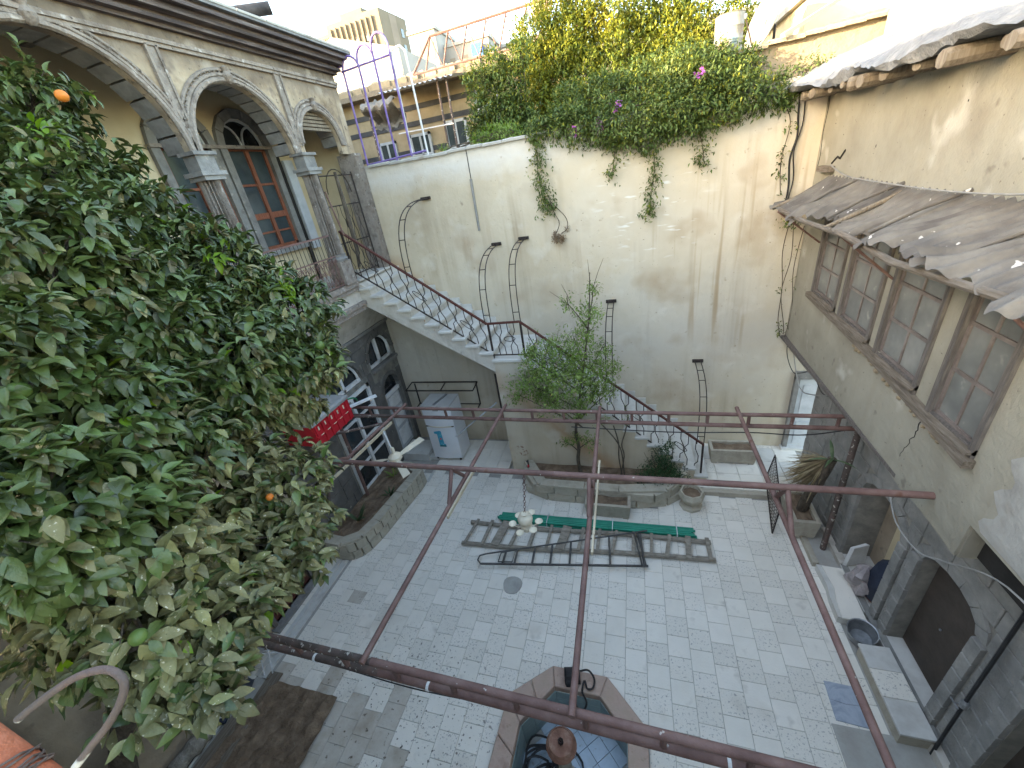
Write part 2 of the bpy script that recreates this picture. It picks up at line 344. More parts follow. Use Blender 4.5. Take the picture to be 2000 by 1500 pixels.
mat('bark', [(.25,(.05,.038,.028)),(.5,(.1,.08,.06)),(.75,(.17,.14,.11))], 8, .9, .8, 30, stretch=(3,3,1))
mat('bark_grey', [(.25,(.14,.12,.1)),(.5,(.26,.235,.2)),(.75,(.4,.37,.33))], 10, .9, 1.0, 30)
mat('leaf_orange', [(.25,(.038,.064,.016)),(.5,(.066,.098,.025)),(.75,(.11,.142,.042))], 2.2, .36, .25, 26, spec=.5, island=.5, trans=.14, spots=(60,.7,(.26,.25,.17),.05))
mat('leaf_dusty', [(.25,(.085,.085,.03)),(.5,(.14,.132,.052)),(.75,(.22,.2,.09))], 6, .45, .3, 30, spec=.4, island=.45, trans=.1, spots=[(40,.64,(.42,.39,.28),.06)])
mat('leaf_bright', [(.3,(.1,.2,.012)),(.7,(.2,.31,.02))], 6, .4, .1, 30, spec=.4, island=.2, trans=.35)
mat('leaf_vine', [(.25,(.055,.09,.022)),(.5,(.09,.135,.034)),(.75,(.14,.185,.05))], 1.6, .5, .0, spec=.35, island=.4, trans=.3)
mat('leaf_vine_sunlit', [(.25,(.1,.14,.02)),(.5,(.2,.22,.028)),(.75,(.32,.3,.04))], 1.6, .5, .0, spec=.3, island=.4, trans=.35)  # vine leaf with the warm sunlight put into its golden colour
mat('leaf_tree', [(.25,(.11,.18,.04)),(.5,(.17,.25,.06)),(.75,(.24,.32,.095))], 3, .5, .0, spec=.35, island=.35, trans=.35)
mat('leaf_bush', [(.25,(.014,.045,.014)),(.5,(.025,.07,.022)),(.75,(.045,.1,.03))], 4, .5, .0, spec=.35, island=.35, trans=.25)
mat('leaf_dry', [(.25,(.12,.07,.045)),(.5,(.22,.15,.09)),(.75,(.34,.26,.17))], 6, .8, .0, island=.3, trans=.2)
mat('leaf_straw', [(.25,(.16,.12,.07)),(.5,(.28,.22,.13)),(.75,(.4,.33,.22))], 6, .8, .0, island=.35, trans=.15)
mat('leaf_yucca', [(.25,(.05,.085,.04)),(.5,(.085,.13,.065)),(.75,(.16,.2,.11))], 6, .55, .0, island=.3, trans=.2)
mat('petal', [(.3,(.25,.08,.4)),(.7,(.5,.1,.4))], 9, .6, .0, island=.3, trans=.3)
mat('fruit_orange', [(.3,(.5,.13,.02)),(.7,(.62,.2,.03))], 9, .45, .15, 60)
mat('fruit_green', [(.3,(.05,.09,.02)),(.7,(.09,.14,.035))], 9, .4, .15, 60)
mat('purple_paint', [(.25,(.07,.045,.13)),(.5,(.15,.1,.3)),(.75,(.3,.26,.42))], 5, .5, .1, 30)
mat('silver_paint', [(.3,(.42,.42,.43)),(.7,(.6,.6,.6))], 5, .45, .1, 30)
mat('tower_stone', [(.3,(.17,.145,.105)),(.6,(.2,.17,.125)),(.8,(.18,.15,.11))], .3, .9, .05)
mat('tower_dark', [(.3,(.22,.18,.14)),(.7,(.28,.235,.185))], .3, .9, .05)
mat('white_block', [(.3,(.26,.245,.22)),(.7,(.34,.325,.3))], .5, .9, .1)
mat('plaster_near', [(.3,(.5,.47,.42)),(.7,(.6,.57,.51))], .5, .9, .1)
mat('tile_white_far', [(.3,(.36,.385,.41)),(.7,(.44,.46,.48))], .5, .5, .0)
mat('blue_tarp', [(.3,(.02,.1,.4)),(.7,(.04,.16,.5))], 3, .6, .1)
mat('stripe_stone', [(.3,(.3,.23,.14)),(.6,(.4,.31,.2)),(.8,(.34,.26,.17))], 3, .9, .2, 14)
mat('stripe_dark', [(.3,(.045,.045,.05)),(.7,(.09,.085,.085))], 3, .85, .2, 14)
mat('rubble', [(.25,(.2,.155,.1)),(.5,(.3,.245,.165)),(.75,(.25,.2,.14))], 2, .95, .8, 9, island=.2)
mat('barrel_paint', [(.25,(.18,.06,.025)),(.42,(.24,.21,.17)),(.55,(.3,.29,.26)),(.72,(.08,.19,.25))], 4, .7, .2, 20)
mat('dish_beige', [(.3,(.4,.31,.24)),(.7,(.5,.4,.32))], 4, .6, .05)
mat('dish_grey', [(.3,(.16,.16,.15)),(.7,(.22,.215,.2))], 4, .6, .05)
mat('stove_black', [(.3,(.015,.016,.02)),(.7,(.06,.06,.065))], 6, .6, .2, 30)
mat('cloth_grey', [(.3,(.13,.115,.1)),(.7,(.22,.2,.175))], 5, .9, .3, 12)
mat('shovel_steel', [(.3,(.035,.04,.05)),(.7,(.08,.085,.1))], 9, .5, .2)
mat('broom_straw', [(.3,(.35,.22,.1)),(.7,(.5,.34,.18))], 20, .9, .3)
mat('orange_plastic', [(.3,(.55,.13,.02)),(.7,(.65,.2,.04))], 9, .5, .0)
# ================================================================ the setting
g = MB().box(-700, 700, -700, 900, -1.6, -1.5).build('ground', MT['dust_ground']); g['kind'] = 'structure'
POOL_OUT = [(-1.08,2.82),(-.36,2.82),(.12,2.36),(.16,1.1),(-.36,.5),(-1.08,.5),(-1.66,1.1),(-1.6,2.38)]
POOL_IN = [(-1.02,2.58),(-.44,2.58),(-.1,2.24),(-.08,1.15),(-.44,.72),(-1.02,.72),(-1.4,1.15),(-1.38,2.12)]
def inside(p, poly):
    c = False; n = len(poly)
    for i in range(n):
        (x0,y0),(x1,y1) = poly[i], poly[(i+1)%n]
        if (y0 > p[1]) != (y1 > p[1]) and p[0] < (x1-x0)*(p[1]-y0)/(y1-y0)+x0: c = not c
    return c
floor = MB().panel([(-5.9,-4),(4.5,-4),(4.5,8.1),(-5.9,8.1)], [POOL_IN], lambda u,v,w: (u,v,-.008-w), .4).build('courtyard_floor', MT['grout'])
floor['kind'] = 'structure'
# floor tiles: columns along Y, joints staggered by half a tile
TW = .281
LPLANT = [(-5.9,4.15),(-5.3,4.15),(-5.1,4.3),(-4.95,4.6),(-4.88,5.2),(-4.8,6.15),(-5.9,6.2)]
CPLANT = [(-2.15,6.9),(-2.1,6.3),(-1.9,6.1),(.36,6.06),(.75,6.4),(.85,6.9)]
PIT = [(-5.2,.6),(-3.95,.6),(-4.0,1.3),(-4.3,1.55),(-4.75,1.5),(-4.9,1.85),(-5.2,1.9)]
tiles = []
rt = random.Random(3)
for i in range(29):
    x = -5.2+TW*(i+.5)
    for j in range(24):
        y = .75+TW*(j+.5)+(TW/2 if i % 2 else 0)
        if y > 6.5 and not (x < -2.8): continue
        if y > 6.62: continue
        if x > 2.62: continue
        if y > 6.42 and x > 1.0: continue
        if inside((x,y), [(-.74+(p[0]+.74)*1.26, 1.65+(p[1]-1.65)*1.14) for p in POOL_IN]): continue
        if inside((x,y), LPLANT) or inside((x,y), CPLANT) or inside((x,y), PIT): continue
        sp = ((j+(i+1)//2) % 2 == 0)
        if rt.random() < .12: sp = not sp
        k = rt.randrange(3)
        dirty = (x < -2.6 and y < 2.2 and rt.random() < .45) or (x < -3.4 and y < 1.9 and rt.random() < .7)
        tiles.append((x, y, 'tile_dirty' if dirty else ('tile_speckle_%d' if sp else 'tile_plain_%d') % k))
tm = {}
def tile_mesh(mn):
    if mn not in tm: tm[mn] = mesh_of(MB().cbox((0,0,-.01), (TW-.005, TW-.005, .02), .003), 'tile_mesh', MT[mn])
    return tm[mn]
tiles.sort(key=lambda t: (t[0]+.3)**2+(t[1]-.4)**2)
for (x,y,mn) in tiles[:300]:
    put('floor_tile', tile_mesh(mn), (x, y, rt.uniform(-.0015,.0015)), floor, (rt.uniform(-.004,.004), rt.uniform(-.004,.004), rt.uniform(-.006,.006)))
mns = sorted({t[2] for t in tiles[300:]}); mb = MB()
for (x,y,mn) in tiles[300:]:
    mb.m = mns.index(mn); mb.cbox((x,y,-.01+rt.uniform(-.0015,.0015)), (TW-.005,TW-.005,.02), .003, rt.uniform(-.005,.005))
o = mb.build('floor_tiles', [MT[n] for n in mns], floor, kind='stuff', recalc=False)
# walk bands along the left house, drain channel, raised walk at the back right
wsm = mesh_of(MB().cbox((0,0,0), (.36, .335, .03), .004), 'walk_mesh', MT['tile_plain_1'])
for k in range(14): put('walk_slab', wsm, (-5.62, .8+k*.34, .0), floor)
mb = MB()
for xx in (-5.43, -5.29): mb.box(xx-.035, xx+.035, 1.9, 3.95, -.02, .02)
mb.box(-5.395, -5.325, 1.9, 3.95, -.02, -.004)
mb.box(-4.62, -2.7, 6.63, 6.69, -.02, .02); mb.box(-4.68, -4.62, 6.2, 6.69, -.02, .021)
mb.build('drain_channel', MT['marble'], floor)
usm = mesh_of(MB().cbox((0,0,0), (.305, .375, .09), .004), 'under_stair_mesh', MT['tile_plain_0'])
for i in range(6):
    for j in range(3): put('under_stair_slab', usm, (-4.5+i*.31, 6.85+j*.38, .025), floor)
kb = MB().box(1.15, 3.2, 6.4, 6.5, -.02, .095); kb.box(2.62, 2.7, 5.0, 6.4, -.02, .09); kb.build('kerb', MT['trough'], floor)
pm = [mesh_of(MB().cbox((0,0,-.02), (.398,.44,.04), .004), 'paving_mesh', MT[n]) for n in ('marble','tile_plain_1','tile_speckle_1')]
for i in range(5):
    for j in range(4): put('paving_slab', pm[rt.choice((0,1,1,2))], (1.36+i*.405+.02, 6.72+j*.445+.02, .1), floor)
mb = MB().box(1.15, 3.6, 6.5, 8.0, -.3, .06); mb.box(2.7, 3.2, 4.85, 6.4, -.3, .055); mb.build('walk_bed', MT['concrete'], floor)
MB().box(2.12, 3.1, 1.0, 2.86, -.02, .004).build('cement_patch', MT['concrete'], floor)
MB().box(-4.75, -4.48, 3.2, 3.42, -.02, .006).build('repaired_tile', MT['tile_dirty'], floor)
# soil and rubble around the orange tree
mb = MB(); n = 16; X = np.linspace(-5.2,-3.95,n); Y = np.linspace(.5,1.9,n); vs = []; fs = []
for a in range(n):
    for c in range(n): vs.append((X[a], Y[c], .045+.05*math.sin(a*1.7+c)*math.sin(c*1.3)*.5+rt.uniform(-.012,.012)))
for a in range(n-1):
    for c in range(n-1): fs.append((a*n+c, (a+1)*n+c, (a+1)*n+c+1, a*n+c+1))
mb.add(vs, fs); mb.build('tree_pit_soil', MT['soil'], floor)
# ================================================================ back wall
bw = thing('courtyard_wall', (-1.2,7.95,0), 'tall beige plastered courtyard wall behind the staircase', 'wall')
rw = random.Random(5); top = []
x = 3.0
while x > -5.7:
    top.append((x, 6.62+(.02 if x > 0 else -.02)+rw.uniform(-.02,.02))); x -= .23
outer = [(-5.72,-.3),(3.0,-.3)]+top+[(-5.72,6.52)]
MB().panel(outer, [], lambda u,v,w: (u, 7.95+w, v), .3).build('wall_face', MT['plaster_back'], bw)
mb = MB(); x = -5.0
while x < -1.7:
    L = rw.uniform(.3,.55); mb.cbox((x+L/2, 8.08, 6.575+rw.uniform(-.01,.015)), (L-.01, .34, .05), .015); x += L
mb.build('coping', MT['concrete'], bw)
MB().tube([(-2.92,7.93,6.07),(-2.93,7.93,5.15)], .025, 8).build('pipe_stub', MT['cable_grey'], bw)
MB().tube([(-2.92,7.945,6.6),(-2.92,7.945,6.05)], .008, 5).build('cable', MT['cable_black'], bw)
mb = MB()
for k in range(10):
    s = rw.uniform(.05,.12); c = (-2.36+rw.uniform(-.1,.1), 6.683, .62+rw.uniform(-.14,.14))
# back door at the right end of the wall
bd = thing('back_door', (3.3,7.95,.1), 'pale panelled door with grey jamb in the back right corner', 'door')
MB().box(3.06, 3.75, 7.93, 7.98, .12, 1.75).build('door_leaf', MT['grey_paint'], bd)
mb = MB()
for z0,z1 in ((.22,.75),(.9,1.6)): mb.box(3.16,3.65,7.915,7.93,z0,z1)
mb.build('door_panel', MT['grey_paint'], bd)
MB().box(2.98, 3.06, 7.86, 7.99, .1, 1.8).build('jamb', MT['stone_grey'], bd)
MB().box(2.98, 3.8, 7.87, 7.99, 1.75, 1.9).build('lintel', MT['stone_grey'], bd)
MB().box(2.95, 3.8, 7.8, 7.95, .09, .15).build('threshold', MT['marble'], bd)
MB().box(3.0, 4.4, 7.951, 8.2, 1.9, 2.9).build('wall_over_door', MT['plaster_back'], bd)
# ================================================================ staircase
st = thing('staircase', (-2.3,6.7,0), 'stone staircase with white marble treads turning at a landing', 'staircase')
YF, YW = 6.69, 7.95
N1, N2 = 11, 16
X1, X0 = -2.65, -5.2; Z1, Z0 = 2.9, 4.68
r1 = (Z0-Z1)/N1; g1 = (X1-X0)/(N1-1)
XL, XB = -2.0, 1.36; ZB = .1
r2 = (Z1-ZB)/N2; g2 = (XB-XL)/(N2-1)
prof = []
for i in range(N1-1):
    xa = X1-i*g1; z = Z1+(i+1)*r1-.045
    prof += [(xa, z-r1+.0 if i == 0 else z-r1), (xa, z)]
prof += [(X0, Z0-.045)]
body = [(X1+.02, Z1-.045)]+prof[1:]+[(X0-.02, 4.2),(X1-.0, 2.62)]
MB().panel(body, [], lambda u,v,w: (u, YF+w, v), YW-YF).build('upper_flight', MT['plaster_white'], st)
prof = [(X1, -.2),(X1, Z1-.045),(XL, Z1-.045)]
for i in range(N2-1):
    z = Z1-(i+1)*r2-.045; xa = XL+i*g2
    prof += [(xa, z), (xa+g2, z)]
prof += [(XB, -.2)]
MB().panel(prof, [], lambda u,v,w: (u, YF+.002+w, v), YW-YF-.004).build('lower_block', MT['plaster_back'], st)
t1 = mesh_of(MB().cbox((0,0,0), (g1+.035, YW-YF+.05, .045), .006), 'tread_mesh', MT['marble'])
t2 = mesh_of(MB().cbox((0,0,0), (g2+.03, YW-YF+.05, .045), .006), 'tread_mesh', MT['marble'])
for i in range(N1-1):
    put('tread', t1, (X1-(i+.5)*g1+.017, (YF+YW)/2-.03, Z1+(i+1)*r1-.0225), st)
for i in range(N2-1):
    put('tread', t2, (XL+(i+.5)*g2+.0, (YF+YW)/2-.03, Z1-(i+1)*r2-.0225), st)
put('landing_slab', mesh_of(MB().cbox((0,0,0), (XL-X1+.03, YW-YF+.04, .05), .006), 'landing_mesh', MT['marble']), ((X1+XL)/2, (YF+YW)/2-.025, Z1-.025), st)
sk = MB()
for i in range(N1-1): sk.box(X1-(i+1)*g1, X1-i*g1, 7.92, 7.951, Z1+(i+1)*r1-.02, Z1+(i+1)*r1+.13)
sk.build('skirting', MT['marble'], st); sk = MB()
for i in range(N2-1): sk.box(XL+i*g2, XL+(i+1)*g2, 7.92, 7.951, Z1-(i+1)*r2-.02, Z1-(i+1)*r2+.14)
sk.build('skirting', MT['marble'], st)
MB().box(X1-.006, X1, 6.8, 7.1, 1.55, 2.35).build('meter_panel', MT['stone_grey'], st)
MB().tube([(-2.69,6.73,2.55),(-2.69,6.74,1.5)], .02, 6).build('conduit', MT['dark_iron'], st)
mb = MB(); mb.lathe((0,0,0), [(.001,0),(.09,.0),(.08,.004),(.001,.006)], 12)
# railing
ra = thing('stair_railing', (-2.6,6.74,2.9), 'dark iron stair railing with honeycomb bars and handrail', 'railing')
YR = 6.735
segs = [((-5.23,5.58),(-2.67,3.62),(-5.19,4.83),(-2.62,2.97), 18), ((-2.67,3.62),(-2.02,3.63),(-2.62,2.97),(-2.0,2.97), 5), ((-2.02,3.63),(1.26,.97),(-2.0,2.97),(1.26,.16), 24)]
mb = MB(); ml = MB()
for a,b_,c,d,n in segs:
    mb.beam((a[0],YR,a[1]),(b_[0],YR,b_[1]),.05,.032)
    ml.beam((c[0],YR,c[1]),(d[0],YR,d[1]),.028,.018)
mb.build('handrail', MT['wood_darkred'], ra); ml.build('bottom_rail', MT['dark_iron'], ra)
mb = MB()
for a,b_,c,d,n in segs:
    for i in range(1, n):
        sg = 1 if i % 2 else -1
        def P(s, t):
            s = max(0, min(1, s/n))
            return (a[0]*t*s*0+(c[0]+(d[0]-c[0])*s)*(1-t)+(a[0]+(b_[0]-a[0])*s)*t, YR, (c[1]+(d[1]-c[1])*s)*(1-t)+(a[1]+(b_[1]-a[1])*s)*t)
        mb.tube([P(i,0),P(i,.27),P(i+sg*.42,.4),P(i+sg*.42,.58),P(i,.72),P(i,1)], .0085, 5, cap=False)
    for i in range(3, n, 6):
        for k in range(8):
            a0, a1 = 2*PI*k/8, 2*PI*(k+1)/8
            mb.tube([P(i+.9*math.cos(a0),.5+.08*math.sin(a0)),P(i+.9*math.cos(a1),.5+.08*math.sin(a1))], .007, 4, cap=False)
mb.build('honeycomb_bars', MT['dark_iron'], ra)
for (x,z0,z1) in ((-5.2,4.68,5.56),(-2.645,2.86,3.62),(-2.01,2.86,3.63),(1.25,.02,.98)):
    MB().box(x-.017,x+.017,YR-.017,YR+.017,z0,z1).build('post', MT['dark_iron'], ra)
# curved trellis ladders from the handrail to the wall
arcs = [((-4.02,4.62),(-3.93,5.87),'high on the stairs beside the balcony'), ((-2.64,3.6),(-2.62,4.86),'left of the pair over the landing'), ((-2.06,3.62),(-2.05,4.91),'right of the pair over the landing'),
        ((-.44,2.36),(-.43,3.53),'behind the small green tree'), ((1.2,.98),(1.23,2.17),'at the foot of the stairs')]
for (bx,bz),(tx,tz),wh in arcs:
    t = thing('trellis_arch', (bx,YR,bz), 'thin iron ladder arch curving to the wall, '+wh, 'trellis', 'iron trellis arches over the stairs')
    def pa(dx): return bez((bx+dx,YR,bz),(bx+dx,YR-.05,bz+.75*(tz-bz)),(tx+dx*.9,YR+.15,tz+.02),(tx+dx*.9,7.93,tz),14)
    l, r = pa(-.06), pa(.06)
    MB().tube(l,.0095,5).build('rod', MT['dark_iron'], t); MB().tube(r,.0095,5).build('rod', MT['dark_iron'], t)
    for k in (1,4,7,10,12): MB().tube([l[k],r[k]],.008,5).build('rung', MT['dark_iron'], t)
    MB().box(tx-.1,tx+.1,7.9,7.952,tz-.025,tz+.03).build('wall_bracket', MT['dark_iron'], t)
# ================================================================ left house with the arcade
LH = thing('arcaded_house', (-5.7,4,0), 'old two storey house with arcaded upper gallery and dark stone ground floor', 'house')
def arc(cy, cz, r, a0, a1, n=14, ky=1.0): return [(cy+r*math.cos(a0+(a1-a0)*i/n)*1.0, cz+r*ky*math.sin(a0+(a1-a0)*i/n)) for i in range(n+1)]
ub = {}
def unit_block(mn):
    if mn not in ub:
        b_ = .03; h = .5
        vs = [(-h,-h,-h),(h,-h,-h),(h,h,-h),(-h,h,-h),(-h,-h,h*.8),(h,-h,h*.8),(h,h,h*.8),(-h,h,h*.8),(-h+b_*.6,-h+b_,h),(h-b_*.6,-h+b_,h),(h-b_*.6,h-b_,h),(-h+b_*.6,h-b_,h)]
        ub[mn] = mesh_of(MB().add(vs, [(3,2,1,0),(0,1,5,4),(1,2,6,5),(2,3,7,6),(3,0,4,7),(4,5,9,8),(5,6,10,9),(6,7,11,10),(7,4,8,11),(8,9,10,11)]), 'block_mesh', MT[mn])
    return ub[mn]
def block_wall(parent, xw, sgn, y0, y1, z0, z1, h, lmin, lmax, opens, mn, proud, seed, gap=.012):
    # blocks lying on the plane x = xw, proud towards sgn
    r = random.Random(seed); z = z0
    while z < z1-.05:
        hh = min(h*r.uniform(.9,1.1), z1-z); zm = z+hh/2
        iv = [(y0, y1)]
        for op in opens:
            q = op(z+.02, z+hh-.02)
            if not q: continue
            nv = []
            for a, c in iv:
                if q[1] <= a or q[0] >= c: nv.append((a, c)); continue
                if q[0] > a: nv.append((a, q[0]))
                if q[1] < c: nv.append((q[1], c))
            iv = nv
        for a, c in iv:
            y = a-(r.uniform(0,lmin) if a == y0 else 0)
            while y < c-.02:
                L = r.uniform(lmin,lmax)
                if c-y-L < .1: L = c-y
                ya, yb = max(y,a), min(y+L,c)
                if yb-ya > .04:
                    # local z of the unit block points outwards
                    o = put('stone_block', unit_block(mn), (xw+sgn*(proud/2-.02+r.uniform(-.004,.004)), (ya+yb)/2, zm), parent, (PI/2, 0, sgn*PI/2), (yb-ya-gap, hh-gap, proud+.04))
                y += L
        z += hh
def arch_open(y0, y1, zs, r):
    c = (y0+y1)/2; w = (y1-y0)/2
    def f(za, zb):
        if zb < zs: return (y0-.02, y1+.02)
        z = max(za*.45+zb*.55, zs)
        if z > zs+r: return None
        k = w*math.sqrt(max(0, 1-((z-zs)/r)**2)); return (c-k-.05, c+k+.05)
    return f
def rect_open(y0, y1, z0, z1): return lambda za, zb: (y0, y1) if (zb > z0 and za < z1) else None
# ground floor wall
door1 = [(7.05,.2),(7.72,.2)]+arc(7.385,1.9,.335,0,PI,12)
win1 = [(6.9,2.6),(7.84,2.6)]+arc(7.37,2.8,.47,0,PI,12)
fren = [(5.3,.35),(6.6,.35),(6.6,2.46),(5.3,2.46)]
lun = [(5.4,2.56)]+[(6.5,2.56)]+arc(5.95,2.6,.55,0,PI,12)
XG = -5.7
MB().panel([(3.9,-.2),(8.0,-.2),(8.0,3.5),(3.9,3.5)], [door1, win1, fren, lun], lambda u,v,w: (XG-w, u, v), .35).build('ground_wall', MT['mortar'], LH)
block_wall(LH, XG, 1, 3.9, 7.93, 0, 3.48, .33, .4, .85, [lambda a,b: (7.0,7.77) if b < 1.95 else arch_open(7.0,7.77,1.9,.39)(a,b),
    lambda a,b: None if b < 2.56 else (arch_open(6.82,7.92,2.8,.55)(max(a,2.8),b) if b > 2.8 else (6.82,7.92)), rect_open(5.24,6.66,.3,2.5), lambda a,b: None if b < 2.5 else arch_open(5.3,6.6,2.55,.65)(a,b)], 'basalt_left', .02, 4, .006)
dred = [(2.62,.06),(3.45,.06),(3.45,2.0),(2.62,2.0)]
MB().panel([(-2.1,-.2),(3.9,-.2),(3.9,3.5),(-2.1,3.5)], [dred], lambda u,v,w: (XG-w, u, v), .35).build('ground_wall_plaster', MT['plaster_brown'], LH)
MB().box(-6.1,-6.0,-2.1,8,0,4.2).build('inner_dark', MT['dark_inside'], LH)
# arch rings of the ground floor
def voussoirs(parent, xw, cy, cz, r, wd, n, depth, mn, a0=0, a1=PI, th=.03, name='arch_stone', tilt=1.0):
    for i in range(n):
        p0 = a0+(a1-a0)*i/n+.012; p1 = a0+(a1-a0)*(i+1)/n-.012
        q = [(cy+rr*math.cos(p), cz+rr*math.sin(p)*tilt) for rr, p in ((r,p0),(r+wd,p0),(r+wd,p1),(r,p1))]
        mb = MB(); mb.add([(xw-depth,y,z) for y,z in q]+[(xw+th,y,z) for y,z in q], [(3,2,1,0),(4,5,6,7),(0,1,5,4),(1,2,6,5),(2,3,7,6),(3,0,4,7)])
        mb.build(name, MT[mn], parent)
voussoirs(LH, XG, 7.37, 2.8, .47, .1, 7, .2, 'basalt_left', th=.028)
voussoirs(LH, XG, 5.95, 2.6, .55, .1, 8, .2, 'basalt_left', th=.028)
voussoirs(LH, XG, 7.385, 1.9, .335, .09, 6, .2, 'basalt_left', th=.028)
# small arched window over the panelled door
w = MB(); w.box(-5.8,-5.74,6.92,7.82,2.6,2.66); w.box(-5.8,-5.74,7.33,7.4,2.6,3.26); w.box(-5.8,-5.74,6.9,6.96,2.6,3.0); w.box(-5.8,-5.74,7.78,7.84,2.6,3.0)
w.tube([(-5.77,a,b_) for a,b_ in arc(7.37,2.8,.44,0,PI,12)], .03, 6)
wf = w.build('arched_window', MT['white_paint'], LH)
MB().box(-5.85,-5.82,6.9,7.84,2.6,3.3).build('pane', MT['glass_dark'], wf)
MB().box(-5.72,-5.6,6.86,7.88,2.53,2.6).build('window_sill', MT['stone_grey'], wf)
w = MB(); w.box(-5.8,-5.74,5.4,6.5,2.56,2.63); w.box(-5.8,-5.74,5.92,5.98,2.56,3.14); w.tube([(-5.77,a,b_) for a,b_ in arc(5.95,2.6,.52,0,PI,12)], .03, 6)
wf = w.build('fanlight', MT['white_paint'], LH); MB().box(-5.85,-5.82,5.4,6.5,2.56,3.15).build('pane', MT['glass_dark'], wf)
# french window
w = MB(); w.box(-5.76,-5.66,5.3,5.38,.35,2.46); w.box(-5.76,-5.66,6.52,6.6,.35,2.46); w.box(-5.76,-5.66,5.3,6.6,2.38,2.46); w.box(-5.76,-5.66,5.91,5.99,.35,2.38)
for zz in (.36,.9,1.35,1.9): w.box(-5.75,-5.69,5.38,6.52,zz,zz+.06)
wf = w.build('french_window', MT['white_paint'], LH)
for (a,b_) in ((5.38,5.91),(5.99,6.52)):
    for z0,z1 in ((.42,.9),(.96,1.35),(1.41,1.9),(1.96,2.38)): MB().box(-5.73,-5.715,a,b_,z0,z1).build('pane', MT['glass_dark'], wf)
# panelled door
d = MB().box(-5.8,-5.74,7.05,7.72,.2,1.75).build('panelled_door', MT['grey_paint'], LH)
for z0,z1 in ((.3,.75),(.85,1.3),(1.38,1.68)): MB().box(-5.74,-5.728,7.17,7.6,z0,z1).build('door_panel', MT['white_paint'], d)
MB().box(-5.74,-5.68,7.05,7.72,1.75,1.83).build('transom', MT['white_paint'], d)
MB().box(-5.82,-5.8,7.05,7.72,1.8,2.3).build('pane', MT['glass_dark'], d)
MB().box(-5.74,-5.68,7.66,7.78,.2,1.9).build('door_jamb', MT['stone_grey'], d)
MB().box(-5.7,-4.95,6.95,7.55,.0,.2).build('door_step', MT['marble'], LH); MB().box(-4.95,-4.62,7.0,7.5,.0,.1).build('door_step', MT['marble'], LH)
# dark red door near the tree
d = MB().box(-5.8,-5.74,2.62,3.45,.06,2.0).build('red_brown_door', MT['wood_darkred'], LH)
for a,b_ in ((2.7,3.0),(3.08,3.38)):
    for z0,z1 in ((.2,.85),(1.0,1.85)): MB().box(-5.74,-5.725,a,b_,z0,z1).build('door_panel', MT['wood_darkred'], d)
MB().box(-5.74,-5.55,2.5,3.6,.0,.06).build('door_sill', MT['stone_grey'], d)
mb = MB()
for a,b_ in ((2.54,2.62),(3.45,3.53)): mb.box(-5.72,-5.66,a,b_,.06,2.1)
mb.box(-5.72,-5.66,2.54,3.53,2.0,2.1); mb.build('door_frame', MT['wood_brown'], d)
# cove between the ground wall and the gallery slab
mb = MB(); pts = [(-5.68,3.48),(-5.6,3.62),(-5.45,3.85),(-5.27,4.06),(-5.22,4.12)]
n = 60; vs = []; fs = []
for j in range(n+1):
    y = -2.1+10.05*j/n
    for (x,z) in pts: vs.append((x, y, z))
for j in range(n):
    for i in range(4): fs.append((j*5+i, j*5+i+1, (j+1)*5+i+1, (j+1)*5+i))
mb.add(vs, fs); mb.build('cove', MT['plaster_white'], LH, smooth=True)
MB().box(-5.68,-5.63,3.9,7.94,3.44,3.5).build('string_course', MT['stone_grey'], LH)
# gallery slab and mouldings
mb = MB(); mb.box(-7.2,-5.18,-2.1,7.94,4.12,4.64); mb.build('gallery_slab', MT['plaster_white'], LH)
mb = MB(); mb.box(-5.2,-5.1,-2.1,6.64,4.58,4.68); mb.box(-5.2,-5.13,-2.1,6.66,4.5,4.58); mb.box(-5.2,-5.08,-2.1,6.68,4.2,4.27); mb.box(-5.2,-5.12,-2.1,6.66,4.1,4.2)
mb.build('slab_moulding', MT['stone_trim'], LH)
MB().box(-6.45,-5.1,6.7,7.94,4.64,4.682).build('gallery_floor', MT['marble'], LH)
MB().box(-6.45,-5.2,-2.1,6.69,4.64,4.67).build('gallery_floor', MT['concrete'], LH)
# upper facade with arches
ARCH = [(1.0,6.84,1.0),(3.45,6.84,1.0),(5.43,6.84,.82),(7.03,6.98,.5)]
out = [(-2.1,6.84),(-2.1,8.12),(7.92,8.12),(7.92,6.84)]
for cy, cz, r in reversed(ARCH):
    out += [(cy+r,6.84)] + arc(cy,cz,r,0,PI,18) + [(cy-r,6.84)]
clean = [out[0]]
for p in out[1:]:
    if abs(p[0]-clean[-1][0])+abs(p[1]-clean[-1][1]) > 1e-4: clean.append(p)
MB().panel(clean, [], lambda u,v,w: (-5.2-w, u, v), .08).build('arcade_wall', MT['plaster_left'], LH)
for cy, cz, r in ARCH:
    voussoirs(LH, -5.285, cy, cz, r+.004, .14, 16 if r > .6 else 10, .3, 'stone_grey', 0.0, PI, .0)
    mb = MB(); prev = None
    for (q, x, t) in ((r+.03,-5.17,.032),(r+.085,-5.18,.025),(r+.14,-5.185,.022)):
        mb.tube([(x,a,b_) for a,b_ in arc(cy,cz,q,-.0,PI,22)], t, 6)
    mb.build('archivolt', MT['stone_trim'], LH, smooth=True)
    mb = MB()
    for k in range(int(r*46)):
        a = PI*(k+.5)/int(r*46); y, z = cy+(r+.112)*math.cos(a), cz+(r+.112)*math.sin(a)
        mb.lathe((-5.172,y,z-.012), [(.004,0),(.016,.012),(.004,.024)], 5)
    mb.build('bead_moulding', MT['stone_trim'], LH, kind='stuff')
    mb = MB(); mb.lathe((-5.15,cy,cz+r-.02), [(.02,0),(.06,.04),(.07,.09),(.03,.14),(.05,.18),(.01,.2)], 8); mb.build('keystone_ornament', MT['stone_trim'], LH, smooth=True)
